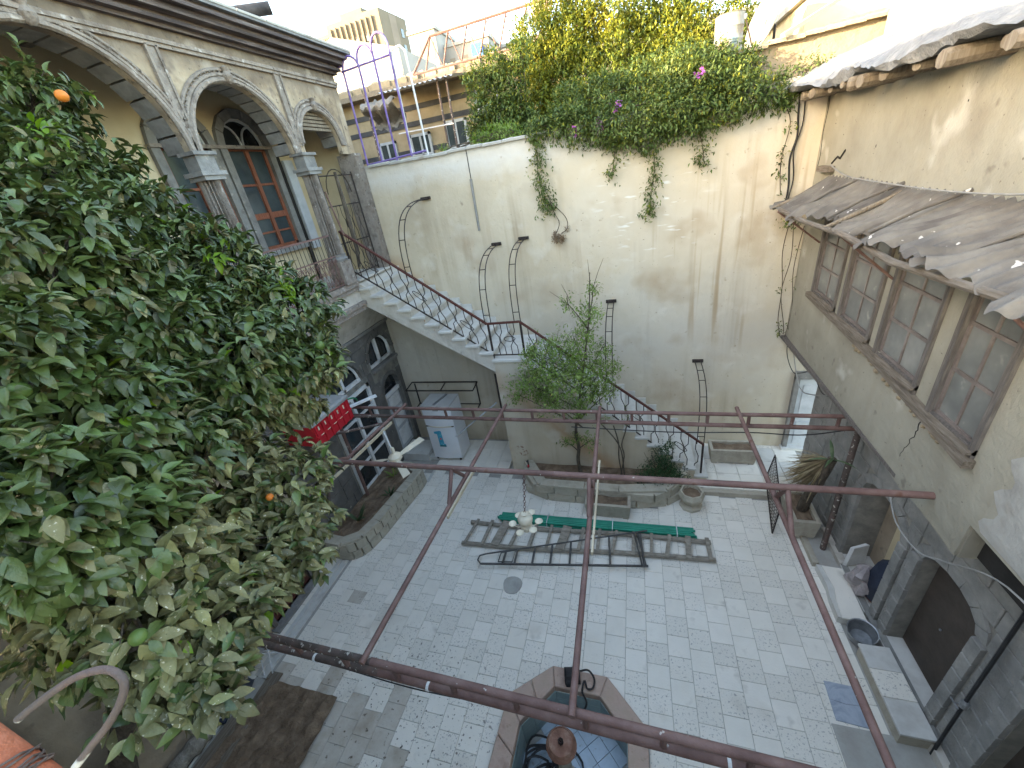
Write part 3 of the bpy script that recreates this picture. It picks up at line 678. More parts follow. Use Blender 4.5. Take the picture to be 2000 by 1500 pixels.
# louvred board in the small arch
mb = MB(); mb.panel([(6.55,7.2)]+[(p[0],p[1]) for p in arc(7.03,6.98,.5,math.asin(.44),PI-math.asin(.44),10)]+[(6.57,7.2)][:0], [], lambda u,v,w: (-5.3-w,u,v), .03); mb.build('lunette_board', MT['wood_old'], LH)
for k in range(5):
    z = 7.2+k*.055; hw = math.sqrt(max(.01,.5**2-(z+.02-6.98)**2)); MB().box(-5.3,-5.255+.006*(k%2),7.03-hw,7.03+hw,z,z+.04).build('slat', MT['wood_old'], LH)
# mouldings, pilaster strips, capitals
mb = MB(); mb.box(-5.21,-5.14,-2.1,7.9,7.93,7.97); mb.box(-5.21,-5.16,-2.1,7.9,7.89,7.93); mb.build('string_moulding', MT['stone_trim'], LH)
for cy in (2.22,4.53,6.42):
    mb = MB()
    for dy in (-.06,.06): mb.box(-5.21,-5.16,cy+dy-.015,cy+dy+.015,6.95,7.9)
    mb.box(-5.21,-5.178,cy-.045,cy+.045,6.95,7.9); mb.build('pilaster_strip', MT['stone_trim'], LH)
    mb = MB(); mb.box(-5.33,-5.06,cy-.16,cy+.16,6.8,6.84); mb.box(-5.3,-5.09,cy-.13,cy+.13,6.62,6.8); mb.box(-5.35,-5.04,cy-.18,cy+.18,6.57,6.62)
    mb.box(-5.33,-5.06,cy-.15,cy+.15,6.52,6.57); mb.build('capital', MT['stone_grey'], LH)
    mb = MB(); mb.lathe((-5.2,cy,0), [(.145,5.22),(.14,5.3),(.12,6.46),(.13,6.52)], 96, flute=16, fd=.42)
    cl = mb.build('column', MT['stone_trim'], LH, smooth=True)
    mb = MB(); mb.lathe((-5.2,cy,0), [(.17,5.1),(.18,5.14),(.15,5.18),(.16,5.22)], 20); mb.build('base_ring', MT['stone_grey'], cl, smooth=True)
    mb = MB(); mb.box(-5.34,-5.06,cy-.15,cy+.15,4.68,5.1); mb.build('pedestal', MT['stone_trim'], cl)
mb = MB(); mb.box(-5.5,-5.1,7.72,7.93,4.68,6.84); mb.build('corner_pilaster', MT['stone_trim'], LH)
mb = MB()
for k in range(5): mb.box(-5.1,-5.085,7.73+k*.042,7.75+k*.042,4.75,6.8)
mb.build('corner_reeding', MT['stone_trim'], LH)
# cornice and roof
mb = MB()
for x1, z0, z1 in ((-5.14,8.09,8.13),(-5.06,8.13,8.17),(-5.1,8.17,8.21),(-4.98,8.21,8.28),(-4.9,8.28,8.32),(-4.94,8.32,8.36)): mb.box(-5.3,x1,-2.15,7.98+.3*(x1+5.12),z0,z1)
mb.build('cornice', MT['cornice_wood'], LH)
mb = MB(); mb.box(-11.5,-4.87,-2.2,8.15,8.36,8.4); mb.build('roof', MT['mud_roof'], LH)
for k in range(20): MB().cbox((-4.92, -1.4+k*.49, 8.41), (.12, .47, .035), .01).build('roof_edge_tile', MT['concrete'], LH)
# gallery inside: back wall with tall windows
XI = -6.4
holes = []
wins = [(1.9,2.7),(3.0,3.8),(5.0,5.8),(6.1,6.95)]
for a,b_ in wins: holes.append([(a,5.45),(b_,5.45)]+arc((a+b_)/2,7.1,(b_-a)/2,0,PI,10))
MB().panel([(-2.1,4.64),(7.95,4.64),(7.95,8.2),(-2.1,8.2)], holes, lambda u,v,w: (XI-w,u,v), .25).build('gallery_wall', MT['plaster_cream'], LH)
MB().box(-6.9,-6.66,-2.1,7.95,4.6,8.2).build('gallery_dark', MT['dark_inside'], LH)
for k in range(14): MB().box(-6.4,-5.26,-1.4+k*.68,-1.3+k*.68,8.04,8.16).build('ceiling_beam', MT['wood_old'], LH)
MB().box(-6.5,-5.25,-2.1,7.95,8.16,8.2).build('gallery_ceiling', MT['wood_brown'], LH)
for a,b_ in wins:
    c = (a+b_)/2; r = (b_-a)/2
    w = MB(); w.box(-6.47,-6.4,a,a+.06,5.45,7.1); w.box(-6.47,-6.4,b_-.06,b_,5.45,7.1); w.box(-6.47,-6.4,a,b_,7.06,7.13); w.box(-6.47,-6.4,a,b_,5.45,5.52); w.box(-6.46,-6.39,c-.035,c+.035,5.52,7.06)
    for zz in (5.98,6.52): w.box(-6.455,-6.405,a,b_,zz,zz+(.1 if zz < 6.3 else .035))
    w.box(-6.455,-6.405,a,b_,5.74,5.77); w.box(-6.455,-6.405,a,b_,6.8,6.83) if False else None
    wf = w.build('wooden_window', MT['wood_red'], LH)
    for (p,q) in ((a+.06,c-.035),(c+.035,b_-.06)):
        for z0,z1 in ((5.52,5.74),(5.77,5.98),(6.08,6.52),(6.555,7.06)): MB().box(-6.445,-6.43,p,q,z0,z1).build('pane', MT['glass_blue'], wf)
    mb = MB(); mb.tube([(-6.42,y,z) for y,z in arc(c,7.12,r-.02,0,PI,14)], .025, 6)
    for s in (-1,1): mb.tube([(-6.42,y,z) for y,z in bez((0,c+s*(r-.02),7.12),(0,c+s*r*.5,7.15),(0,c+s*.1,7.3),(0,c-s*r*.35,7.12+r*.9),8) for y,z in [(y,z)]] if False else [(-6.42,p.y,p.z) for p in bez((0,c+s*.02,7.12),(0,c+s*.02,7.3),(0,c+s*r*.3,7.12+r*.75),(0,c+s*r*.62,7.12+r*.72),8)], .018, 5)
    tr = mb.build('fanlight_tracery', MT['grey_paint'], wf, smooth=True)
    mb = MB(); mb.panel(arc(c,7.12,r,0,PI,12), [], lambda u,v,w: (-6.45-w,u,v), .01); mb.build('pane', MT['glass_dark'], wf)
    mb = MB(); mb.box(-6.42,-6.33,a-.13,a,5.45,7.1); mb.box(-6.42,-6.33,b_,b_+.13,5.45,7.1); mb.box(-6.42,-6.3,a-.14,b_+.14,5.36,5.45)
    sf = mb.build('stone_surround', MT['stone_grey'], LH)
    voussoirs(LH, -6.36, c, 7.12, r+.002, .13, 7, .05, 'stone_grey', th=.03)
    MB().box(-6.34,-6.3,a-.15,b_+.15,7.08,7.13).build('impost', MT['stone_trim'], LH)
# side niche at the back end of the gallery, dark shutter slit
MB().box(-6.38,-6.33,7.1,7.16,4.7,7.0).build('shutter_slit', MT['dark_inside'], LH)
MB().box(-6.36,-6.3,7.2,7.42,5.3,6.9).build('grey_shutter', MT['grey_paint'], LH)
MB().box(-6.4,-5.25,7.86,7.95,4.66,8.2).build('gallery_end_wall', MT['plaster_cream'], LH)
# stove pipe on the roof
sp = MB(); sp.tube([(-5.5,5.85,8.46),(-5.3,5.98,8.52),(-4.84,6.34,8.57)], .075, 12); 
one('stove_pipe', sp, MT['stove_black'], (-5.4,5.95,8.42), 'sooty black stove pipe lying on the roof edge above the arcade', 'stove pipe', smooth=True)
# balcony railing with scrolls between the columns
br = thing('balcony_railing', (-5.12,5.4,4.68), 'rusty wrought iron balcony railing with scrolls below the arcade', 'railing')
XR = -5.11
for (a,b_) in ((2.3,4.36),(4.7,6.25)):
    MB().box(XR-.02,XR+.02,a,b_,5.55,5.575).build('top_rail', MT['rust_pipe'], br)
    MB().box(XR-.015,XR+.015,a,b_,5.2,5.22).build('mid_rail', MT['rust_pipe'], br)
    MB().box(XR-.015,XR+.015,a,b_,4.7,4.72).build('bottom_rail', MT['rust_pipe'], br)
    mb = MB(); n = int((b_-a)/.085)
    for k in range(n+1): y = a+(b_-a)*k/n; mb.tube([(XR,y,5.2),(XR,y,5.56)], .006, 4)
    mb.build('spindles', MT['dark_iron'], br, kind='stuff')
    mb = MB(); n = int((b_-a)/.2)
    for k in range(n):
        y = a+(b_-a)*(k+.5)/n; d = (b_-a)/n/2
        mb.tube([(XR,y-d,5.2),(XR,y,4.72),(XR,y+d,5.2)], .007, 4); mb.tube([(XR,y-d,4.72),(XR,y,5.2),(XR,y+d,4.72)], .007, 4)
        for zz,sg in ((5.12,1),(4.8,-1),(4.97,1)):
            for s in (-1,1):
                pts = []
                for i in range(15):
                    t = i/14; aa = t*3.4*PI; rr = .055*(1-t*.75); pts.append((XR+.008, y+s*(d*.55)+s*rr*math.cos(aa), zz+sg*rr*math.sin(aa)))
                mb.tube(pts, .006, 4)
    mb.build('scrolls', MT['rust_pipe'], br, kind='stuff')
# iron gate with hexagon bars at the head of the stairs
gt = thing('iron_gate', (-5.4,7.3,4.68), 'tall rusty iron gate at the head of the stairs', 'gate')
mb = MB()
for y in (6.72,7.7): mb.tube([(-5.28,y,4.7),(-5.28,y,6.55)], .014, 6)
for z in (4.75,5.35,6.0,6.5): mb.tube([(-5.28,6.72,z),(-5.28,7.7,z)], .012, 6)
mb.build('gate_frame', MT['dark_iron'], gt)
mb = MB()
for k in range(1,9):
    y = 6.72+.98*k/9; s = (1 if k % 2 else -1)*.045
    for z0,z1 in ((4.75,5.35),(5.35,6.0)): h = z1-z0; mb.tube([(-5.28,y,z0),(-5.28,y,z0+.25*h),(-5.28,y+s,z0+.4*h),(-5.28,y+s,z0+.6*h),(-5.28,y,z0+.75*h),(-5.28,y,z1)], .007, 4)
mb.build('gate_bars', MT['dark_iron'], gt)
mb = MB()
for q in (.0,.08): mb.tube([(-5.25,7.15+.35*math.cos(a),6.2+.4*math.sin(a)) for a in np.linspace(0,PI,12)], .01, 5)
mb.tube([(-5.25,7.18,6.55),(-5.2,7.1,5.9),(-5.16,7.0,5.2),(-5.12,6.85,4.9)], [.03,.045,.04,.03], 7)
mb.build('dead_vine_stem', MT['bark'], gt)
mb = MB(); mb.tube([(-5.16,6.62,6.25),(-5.14,6.72,5.5)], .016, 6); mb.build('loose_bar', MT['rust_pipe'], gt)


MB().box(-11.5,-5.2,-2.35,-2.1,0,8.35).build('end_wall', MT['plaster_left'], LH); MB().box(-11.5,-11.2,-2.1,8.15,0,8.35).build('rear_wall', MT['plaster_left'], LH)
MB().box(-11.5,-6.1,7.95,8.15,0,8.35).build('side_wall', MT['plaster_left'], LH)
# ================================================================ near terrace house, and unseen blocks added to hold back the sun
LW = thing('low_sun_blocker', (-8,-6,0), 'unseen flat roofed block added to stop low sun beyond the arcaded house', 'house')
MB().box(-11.5,-5.2,-14,-2.36,0,4.8).build('wall', MT['plaster_left'], LW); MB().box(-11.6,-5.1,-14,-2.36,4.8,4.95).build('roof', MT['concrete'], LW)  # unseen mass added so low sun misses the lower right wall
NR = thing('near_house', (-1,-2,0), 'low terrace house on the near side of the court below the viewpoint', 'house')
MB().box(-5.1,4.6,-6,-.35,-.2,4.3).build('wall', MT['plaster_near'], NR); MB().box(-5.1,4.6,-6,-.3,4.3,4.45).build('terrace', MT['concrete'], NR); MB().box(-3.2,-1.6,-2.6,-.62,4.45,7.2).build('terrace_shade_block', MT['plaster_near'], NR)  # the tall block on the terrace is added to shade the bent rod
SH = thing('side_shade_block', (-12,10,0), 'unseen house block added to shade the neighbour facade', 'house'); MB().box(-14.5,-9.5,8.3,12.4,0,9.6).build('wall', MT['plaster_left'], SH); MB().box(-14.6,-9.4,8.25,12.5,9.6,9.75).build('roof', MT['concrete'], SH)  # added out of view to keep sun off the striped facade
# ================================================================ right house with the projecting bay
RH = thing('bay_house', (3.05,4.5,0), 'old plastered house with projecting upper storey and dark stone arched ground floor', 'house')
def XF(y): return 2.6+.1*(y-3.1)/4.85
def sill(y): return float(np.interp(y, [2.5,3.35,5.05,7.15,8], [3.42,3.48,3.66,3.74,3.75]))
WIN = [(3.33,3.98),(4.2,5.06),(5.22,6.1),(6.24,7.12)]
holes = []
for a,b_ in WIN: holes.append([(a,sill(a)),(b_,sill(b_)),(b_,4.95),(a,4.95)])
rr = random.Random(11)
bot = [(7.95,2.6)]
y = 7.7
while y > 3.2: bot.append((y, 2.6+rr.uniform(-.02,.02))); y -= .25
bot += [(3.11,2.6),(3.1,2.97),(.4,2.97)]
outer = bot+[(.4,6.5),(7.95,6.6)]
MB().panel(outer, holes, lambda u,v,w: (XF(u)+w,u,v), .1).build('bay_wall', MT['plaster_right'], RH)
MB().box(2.74,2.8,.4,7.94,2.62,6.5).build('bay_dark', MT['dark_inside'], RH)
MB().box(2.62,3.4,3.12,7.94,2.61,2.66).build('bay_soffit', MT['wood_brown'], RH)
MB().box(2.62,3.4,.4,3.09,2.98,3.03).build('bay_soffit', MT['plaster_brown'], RH)
MB().box(2.62,3.06,3.09,3.16,2.6,3.0).build('bay_end', MT['plaster_right'], RH)
# smoother cement repair at the near corner
mb = MB(); vs = []; fs = []; na, nb = 14, 8
for i in range(na):
    z = 3.0+.8*i/(na-1)
    for j in range(nb):
        y = 2.3+.7*j/(nb-1)+.06*math.sin(i*1.3)*(1 if j in (0,nb-1) else 0); e = (i in (0,na-1)) or (j in (0,nb-1))
        vs.append((XF(y)-(.002 if e else .01+rr.uniform(0,.006)), y, z))
for i in range(na-1):
    for j in range(nb-1): fs.append((i*nb+j,(i+1)*nb+j,(i+1)*nb+j+1,i*nb+j+1))
mb.add(vs,fs); mb.build('cement_repair', MT['concrete'], RH, smooth=True)
# windows of the bay
for wi,(a,b_) in enumerate(WIN):
    sa, sb = sill(a), sill(b_); s0 = (sa+sb)/2; top = 4.95
    def bx(mb, y0,y1,z0,z1,x0,x1):
        mb.hexa([(XF(y0)+x0,y0,z0),(XF(y0)+x1,y0,z0),(XF(y1)+x1,y1,z0),(XF(y1)+x0,y1,z0),(XF(y0)+x0,y0,z1),(XF(y0)+x1,y0,z1),(XF(y1)+x1,y1,z1),(XF(y1)+x0,y1,z1)])
    mb = MB(); fw = .055
    bx(mb,a,a+fw,min(sa,sb)-.02,top,-.03,.07); bx(mb,b_-fw,b_,min(sa,sb)-.02,top,-.03,.07); bx(mb,a,b_,top-.06,top,-.03,.07); bx(mb,a,b_,s0-.02,s0+.035,-.02,.07)
    wf = mb.build('bay_window', MT['wood_brown'], RH)
    mb = MB(); c = (a+b_)/2; h = (top-.06-s0-.035); z1 = s0+.035
    sash = [z1+h*.33, z1+h*.64]
    bx(mb,c-.014,c+.014,z1,top-.06,.015,.045)
    for zz in sash: bx(mb,a+fw,b_-fw,zz-.016,zz+.016,.01,.05)
    bx(mb,a+fw,a+fw+.03,z1,top-.06,.01,.05); bx(mb,b_-fw-.03,b_-fw,z1,top-.06,.01,.05); bx(mb,a+fw,b_-fw,z1,z1+.03,.01,.05)
    mb.build('glazing_bars', MT['wood_pinkish'], wf)
    lv = [z1+.03]+sash+[top-.06]
    for (p,q) in ((a+fw+.03,c-.014),(c+.014,b_-fw-.03)):
        for k in range(3):
            mb = MB(); bx(mb,p,q,lv[k]+(.016 if k else 0),lv[k+1]-(.016 if k < 2 else 0),.026,.032); mb.build('pane', MT['glass_dusty'], wf)
    MB().hexa([(XF(a)-.07,a,s0-.02),(XF(a)+.03,a,s0+.0),(XF(b_)+.03,b_,s0+.0),(XF(b_)-.07,b_,s0-.02),(XF(a)-.07,a,s0+.0),(XF(a)+.03,a,s0+.03),(XF(b_)+.03,b_,s0+.03),(XF(b_)-.07,b_,s0+.0)]).build('inner_sill', MT['wood_y'], wf)
ys = [7.16,6.2,5.1,4.2,3.3]
for k in range(4):
    y0, y1 = ys[k], ys[k+1]
    MB().hexa([(XF(y1)-.08,y1,sill(y1)-.09),(XF(y1)+.02,y1,sill(y1)-.09),(XF(y0)+.02,y0,sill(y0)-.09),(XF(y0)-.08,y0,sill(y0)-.09),(XF(y1)-.08,y1,sill(y1)-.02),(XF(y1)+.02,y1,sill(y1)-.02),(XF(y0)+.02,y0,sill(y0)-.02),(XF(y0)-.08,y0,sill(y0)-.02)]).build('sill_board', MT['wood_y'], RH)
rubm = mesh_of(MB().lathe((0,0,0), [(.2,-.5),(.5,-.2),(.48,.25),(.25,.5)], 6), 'rubble_mesh', MT['rubble'])
for k in range(34):
    y = rr.uniform(3.7,5.6); s = rr.uniform(.03,.06)
    put('rubble_stone', rubm, (XF(y)-.005, y, sill(y)-.12-rr.uniform(0,.08)), RH, (rr.uniform(0,3),rr.uniform(0,3),0), (s,s,s*1.2))
# plaster crack as a thin dark fissure
def fissure(name, pts, r, parent, m='dark_inside'):
    MB().tube(pts, r, 4).build(name, MT[m], parent)
P_ = []
for k in range(19): P_.append((3.98+.13*(k/18)+rr.uniform(-.022,.022),3.43-.56*k/18))
fissure('crack', [(XF(y)-.001,y,z) for y,z in P_], [.006-.0002*k for k in range(19)], RH)
fissure('crack', [(XF(y)-.001,y,z) for y,z in ((7.9,6.45),(7.86,6.2),(7.9,5.9),(7.84,5.6),(7.87,5.45))], .006, RH)
fissure('crack', [(XF(y)-.001,y,z) for y,z in ((7.35,5.5),(7.2,5.58),(7.1,5.56),(6.98,5.66))], .016, RH)
for k in range(14):
    y = rr.uniform(2.6,7.6); z = rr.uniform(5.5,6.4); s = rr.uniform(.012,.028)
    put('plaster_hole', mesh_of(MB().lathe((0,0,0), [(.2,-.5),(.5,-.1),(.5,.1),(.2,.5)], 7), 'hole_mesh', MT['dark_inside']) if k == 0 else bpy.data.meshes['hole_mesh'], (XF(y)+.004,y,z), RH, (0,0,0), (s*.5,s,s*rr.uniform(.8,2)))
# eave: mud roof over log ends
ev = MB(); ny = 90; prof = [(2.95,6.86),(2.7,6.8),(2.48,6.7),(2.3,6.58),(2.22,6.5),(2.26,6.45),(2.45,6.47),(2.7,6.46)]; vs = []; fs = []
for j in range(ny+1):
    y = 8.05-7.0*j/ny; dz = -.025*(8-y); n1 = .05*math.sin(y*2.1)+.03*math.sin(y*5.3+1); 
    for i,(x,z) in enumerate(prof):
        k = 1 if 1 < i < 6 else .3
        vs.append((x+k*n1+rr.uniform(-.02,.02)*k, y, z+dz+k*(.04*math.sin(y*3.7+i)+rr.uniform(-.02,.02))))
for j in range(ny):
    for i in range(7): fs.append((j*8+i,j*8+i+1,(j+1)*8+i+1,(j+1)*8+i))
ev.add(vs,fs); ev.build('mud_eave', MT['mud_roof'], RH, smooth=True)
y = 7.7
while y > 1.4:
    r = rr.uniform(.04,.075); x0 = rr.uniform(2.2,2.38); z = 6.43-.025*(8-y)-r*.6+rr.uniform(-.01,.01)
    MB().tube([(2.75,y,z+.02),(x0+.03,y+rr.uniform(-.02,.02),z),(x0,y,z)], [r,r*.95,r*.85], 9).build('roof_log', MT['wood_old'], RH); y -= rr.uniform(.22,.5)
MB().box(2.72,4.6,.4,8.0,6.55,6.62).build('roof_slab', MT['mud_roof'], RH)
mb = MB().panel([(.4,6.6),(.4,7.45)]+[(1.5+k*.5, 7.5+.06*math.sin(k*1.9)-.02*k*.3) for k in range(14)]+[(8.3,7.2),(8.3,6.6)], [], lambda u,v,w: (3.35+w,u,v), .3); mb.build('setback_wall', MT['plaster_right'], RH)
# ---- ground floor
XD = 3.06
def seg(y0,y1,zs,h,n=10):
    c = (y0+y1)/2; w = (y1-y0)/2; return [(c+w*math.cos(PI*i/n), zs+h*math.sin(PI*i/n)) for i in range(n+1)]
A1 = [(4.28,.1),(5.2,.1)]+seg(4.28,5.2,1.48,.27); A2 = [(3.1,.14),(3.92,.14)]+seg(3.1,3.92,1.6,.22); A3 = [(1.5,.05),(2.5,.05)]+seg(1.5,2.5,1.75,.25)
MB().panel([(.4,-.2),(7.12,-.2),(7.12,2.62),(.4,2.62)], [A1,A2,A3], lambda u,v,w: (XD+w,u,v), .35).build('ground_wall', MT['mortar_light'], RH)
MB().box(3.06,3.41,7.1,7.14,0,2.62).build('wall_end', MT['basalt'], RH)
def so(y0,y1,z0,zs,h):
    c = (y0+y1)/2; w = (y1-y0)/2
    def f(za,zb):
        if zb < z0: return None
        if zb <= zs+.03: return (y0,y1)
        z = max(za*.45+zb*.55,zs)
        if z > zs+h: return None
        k = w*math.sqrt(max(0,1-((z-zs)/h)**2)); return (c-k,c+k)
    return f
block_wall(RH, XD, -1, .4, 7.12, 0, 2.6, .235, .34, .62, [so(4.12,5.36,0,1.48,.4), so(2.94,4.08,0,1.6,.36), so(1.36,2.64,0,1.75,.4)], 'basalt', .02, 8)
def ring(parent, y0,y1,zs,h,wd,n):
    c = (y0+y1)/2; w = (y1-y0)/2
    for i in range(n):
        p0, p1 = PI*i/n+.01, PI*(i+1)/n-.01
        q = [(c+(w+e)*math.cos(p), zs+(h+e)*math.sin(p)) for e,p in ((0,p0),(wd,p0),(wd,p1),(0,p1))]
        mb = MB(); mb.add([(XD+.05,y,z) for y,z in q]+[(XD-.026,y,z) for y,z in q], [(3,2,1,0),(4,5,6,7),(0,1,5,4),(1,2,6,5),(2,3,7,6),(3,0,4,7)]); mb.build('arch_stone', MT['basalt'], parent)
    for yy in (y0-wd/2, y1+wd/2):
        z = .02
        while z < zs-.05:
            hh = min(.26, zs-z); MB().cbox((0,0,0),(.1,.1,.1),.01) ; put('jamb_stone', unit_block('basalt'), (XD-.001,yy,z+hh/2), parent, (PI/2,0,-PI/2), (wd-.008,hh-.01,.09)); z += hh
for a in ((4.28,5.2,1.48,.27),(3.1,3.92,1.6,.22),(1.5,2.5,1.75,.25)): ring(RH,*a,.14,7)
mb = MB(); mb.box(3.41,3.6,4.1,5.4,0,2.4); mb.box(3.41,3.6,2.9,4.0,0,2.4); mb.build('recess_back', MT['plaster_brown'], RH)
MB().box(3.39,3.41,4.28,4.9,.1,1.8).build('recess_panel', MT['plaster_cream'], RH)
d = MB(); d.hexa([(3.2,3.2,.2),(3.24,3.2,.2),(3.24,3.9,.2),(3.2,3.9,.2),(3.2,3.2,1.85),(3.24,3.2,1.85),(3.24,3.9,1.85),(3.2,3.9,1.85)])
dd = d.build('dark_door', MT['door_dark'], RH); MB().lathe((3.19,3.55,.95), [(.008,-.012),(.014,0),(.008,.012)], 8).build('door_knob', MT['galvanised'], dd)
dd = MB().box(3.2,3.24,1.5,2.5,.05,2.0).build('dark_door', MT['door_dark'], RH)
for z0,z1 in ((.2,.9),(1.05,1.7)): MB().box(3.185,3.2,1.62,2.38,z0,z1).build('door_panel', MT['door_dark'], dd)
mb = MB(); mb.box(2.96,3.42,4.25,5.22,.0,.12); mb.box(2.96,3.42,3.08,3.94,.0,.16); mb.build('door_sill', MT['marble'], RH)
mb = MB(); mb.box(2.97,3.05,4.0,5.35,.1,.125); mb.box(2.97,3.05,2.8,4.0,.14,.165); mb.build('dark_threshold', MT['basalt'], RH)
MB().box(2.93,3.04,2.7,7.0,2.44,2.56).build('wall_beam', MT['wood_y'], RH); MB().box(2.88,2.93,3.0,6.4,2.5,2.55).build('beam_batten', MT['lath'], RH)
# steps along the ground floor
s1 = thing('door_step', (2.8,3.3,0), 'long marble topped step in front of the dark arched door', 'step')
MB().box(2.69,2.99,2.8,3.72,-.02,.185).build('step_body', MT['trough'], s1)
for k,(y0,y1) in enumerate(((2.79,3.14),(3.145,3.44),(3.445,3.73))): MB().cbox((2.83,(y0+y1)/2,.2), (.32,y1-y0,.03), .004).build('tread_slab', MT[('marble','tile_speckle_0','marble')[k]], s1)
s2 = thing('broken_step', (2.75,4.45,0), 'cracked marble step slab below the cluttered archway', 'step')
MB().prism([(2.62,4.12),(2.93,4.08),(2.95,4.9),(2.64,4.95),(2.66,4.6),(2.63,4.4)], -.02, .12).build('step_body', MT['marble'], s2)
MB().prism([(2.66,4.1),(2.93,4.07),(2.95,4.9),(2.7,4.92),(2.73,4.55),(2.68,4.35)], .122, .14).build('tread_slab', MT['tile_plain_2'], s2)
MB().box(2.96,3.06,2.6,3.0,-.02,.12).build('plaster_foot', MT['plaster_white'], RH); MB().box(2.955,3.06,5.0,5.7,-.02,.14).build('plaster_foot', MT['plaster_white'], RH)
# pipes on the right house
one('rusty_drainpipe', MB().tube([(2.86,5.32,.02),(2.87,5.34,2.6)], .04, 10), MT['rust_pipe_dirty'], (2.86,5.32,0), 'rusty brown drainpipe standing beside the yucca trough', 'pipe', smooth=True)
wp = thing('water_pipe', (2.98,2.78,0), 'thin black water pipe with valve on the dark stone wall', 'pipe')
MB().tube([(2.97,2.76,-.02),(2.98,2.8,1.0),(2.99,2.84,2.5)], .016, 8).build('pipe', MT['cable_black'], wp, smooth=True)
mb = MB(); mb.lathe((2.975,2.79,.92), [(.02,0),(.034,.02),(.034,.08),(.02,.1)], 10); mb.tube([(2.93,2.79,.97),(2.9,2.79,.97)], .012, 6); mb.tube([(2.9,2.74,.97),(2.9,2.84,.97)], .01, 6); mb.build('valve', MT['galvanised'], wp)
# cables
def cable(label, pts, r, m, name='cable', grp=None, n=7):
    p = catmull(pts, n); return one(name, MB().tube(p, r, 5), MT[m], tuple(p[0]), label, 'cable', grp, smooth=True)
cable('black cable bundle running down the wall corner beside the creeper', [(2.31,7.92,6.7),(2.34,7.92,6.2),(2.37,7.92,5.9),(2.32,7.92,5.6),(2.36,7.92,5.2),(2.33,7.9,4.8)], .014, 'cable_black')
cable('thin black cable beside the bundle in the wall corner', [(2.36,7.93,6.68),(2.42,7.92,6.1),(2.36,7.92,5.7),(2.41,7.92,5.3),(2.36,7.92,4.9)], .01, 'cable_black')
cable('grey cable looping under the bay and along the soffit', [(2.5,3.9,2.62),(2.46,3.6,2.45),(2.5,3.3,2.4),(2.56,3.1,2.52),(2.56,2.6,2.88),(2.56,1.8,2.9)], .007, 'cable_grey')
cable('pale wire strung over the top of the awning', [(2.58,7.1,5.5),(2.52,6.4,5.4),(2.5,5.4,5.37),(2.5,4.4,5.36),(2.52,3.6,5.4),(2.55,2.6,5.55)], .008, 'cable_grey')
cable('tangled black cables hanging below the bay corner', [(2.72,7.88,2.65),(2.74,7.8,2.3),(2.82,7.6,2.05),(2.86,7.3,2.2),(2.84,6.9,2.4),(2.82,6.4,2.3),(2.82,5.9,2.5)], .008, 'cable_black')
cable('grey cable sagging below the bay', [(2.75,7.7,2.6),(2.8,7.2,1.98),(2.8,6.6,2.15),(2.82,6.0,2.5)], .009, 'cable_grey')
cable('black cable along the pergola to the right wall', [(-1.0,5.42,2.22),(.5,5.42,2.17),(1.6,5.42,2.2),(2.3,5.45,2.16),(2.9,5.5,2.25)], .009, 'cable_black')
# ================================================================ corrugated awning
AW = thing('corrugated_awning', (2.55,5.0,5.2), 'sagging grey corrugated sheet awning over the bay windows', 'awning')
bounds = [7.32,6.35,5.4,4.4,3.25,2.2]
fr = random.Random(21)
for s in range(5):
    y1, y0 = bounds[s]+.04, bounds[s+1]-.04; ny, nx = 110, 12; vs = []; fs = []
    lift = .012*(s % 2)+fr.uniform(0,.008); ext = [ .62,.56,.5,.66,.7][s]; drop = [.34,.32,.28,.3,.2][s]
    for j in range(ny+1):
        t = j/ny; y = y0+(y1-y0)*t; cor = .02*math.sin(2*PI*y/.112)
        torn = .05*math.sin(y*9+s)+.03*math.sin(y*23)+(.1*math.sin(y*4.1) if s in (1,2) else 0)
        zb = 5.33+.03*(y-4.6)/2.7
        for i in range(nx+1):
            q = i/nx; x = XF(y)+.02-(ext+torn)*q
            z = zb+lift+cor-drop*(q**.85)+.05*math.sin(PI*q)*math.sin(y*1.7+s)-.05*q*q*math.sin(y*2.3+s*1.1)**2+.05*math.sin(y*3.1+q*3)*q+.018*math.sin(y*11+q*9)*q-.05*max(0,q-.8)*5*(.5+.5*math.sin(y*3.3))
            yy = y+(.10*(q**2)*math.sin(y*2.7+s))+.22*q*(1-.0)
            vs.append((x,yy,z))
    for j in range(ny):
        for i in range(nx): fs.append((j*(nx+1)+i,j*(nx+1)+i+1,(j+1)*(nx+1)+i+1,(j+1)*(nx+1)+i))
    MB().add(vs,fs).build('roof_sheet', MT['corrugated'], AW, smooth=False)
for s in range(1,5):
    y = bounds[s]; MB().tube([(XF(y)+.0,y,5.36),(XF(y)-.3,y+.08,5.23),(XF(y)-.54,y+.2,5.06)], [.017,.017,.02], 7).build('ridge_roll', MT['corrugated'], AW, smooth=True)
MB().tube([(2.1,7.25,4.97),(2.06,6.2,4.96),(2.05,5.0,4.98),(1.98,3.9,4.95),(1.95,2.6,5.02)], .03, 8).build('front_beam', MT['wood_y'], AW, smooth=True)
MB().box(2.6,2.68,7.2,7.62,5.4,5.47).build('wall_beam', MT['wood_y'], AW)
for y in (7.2,5.1,3.05): MB().tube([(XF(y)-.01,y,4.45),(2.06,y,4.96)], .014, 6).build('brace', MT['rust_pipe'], AW)
for y in (7.3,5.35,3.3): MB().tube([(XF(y),y,5.28),(2.04,y+.1,4.98)], .025, 7).build('rafter', MT['wood_old'], AW)
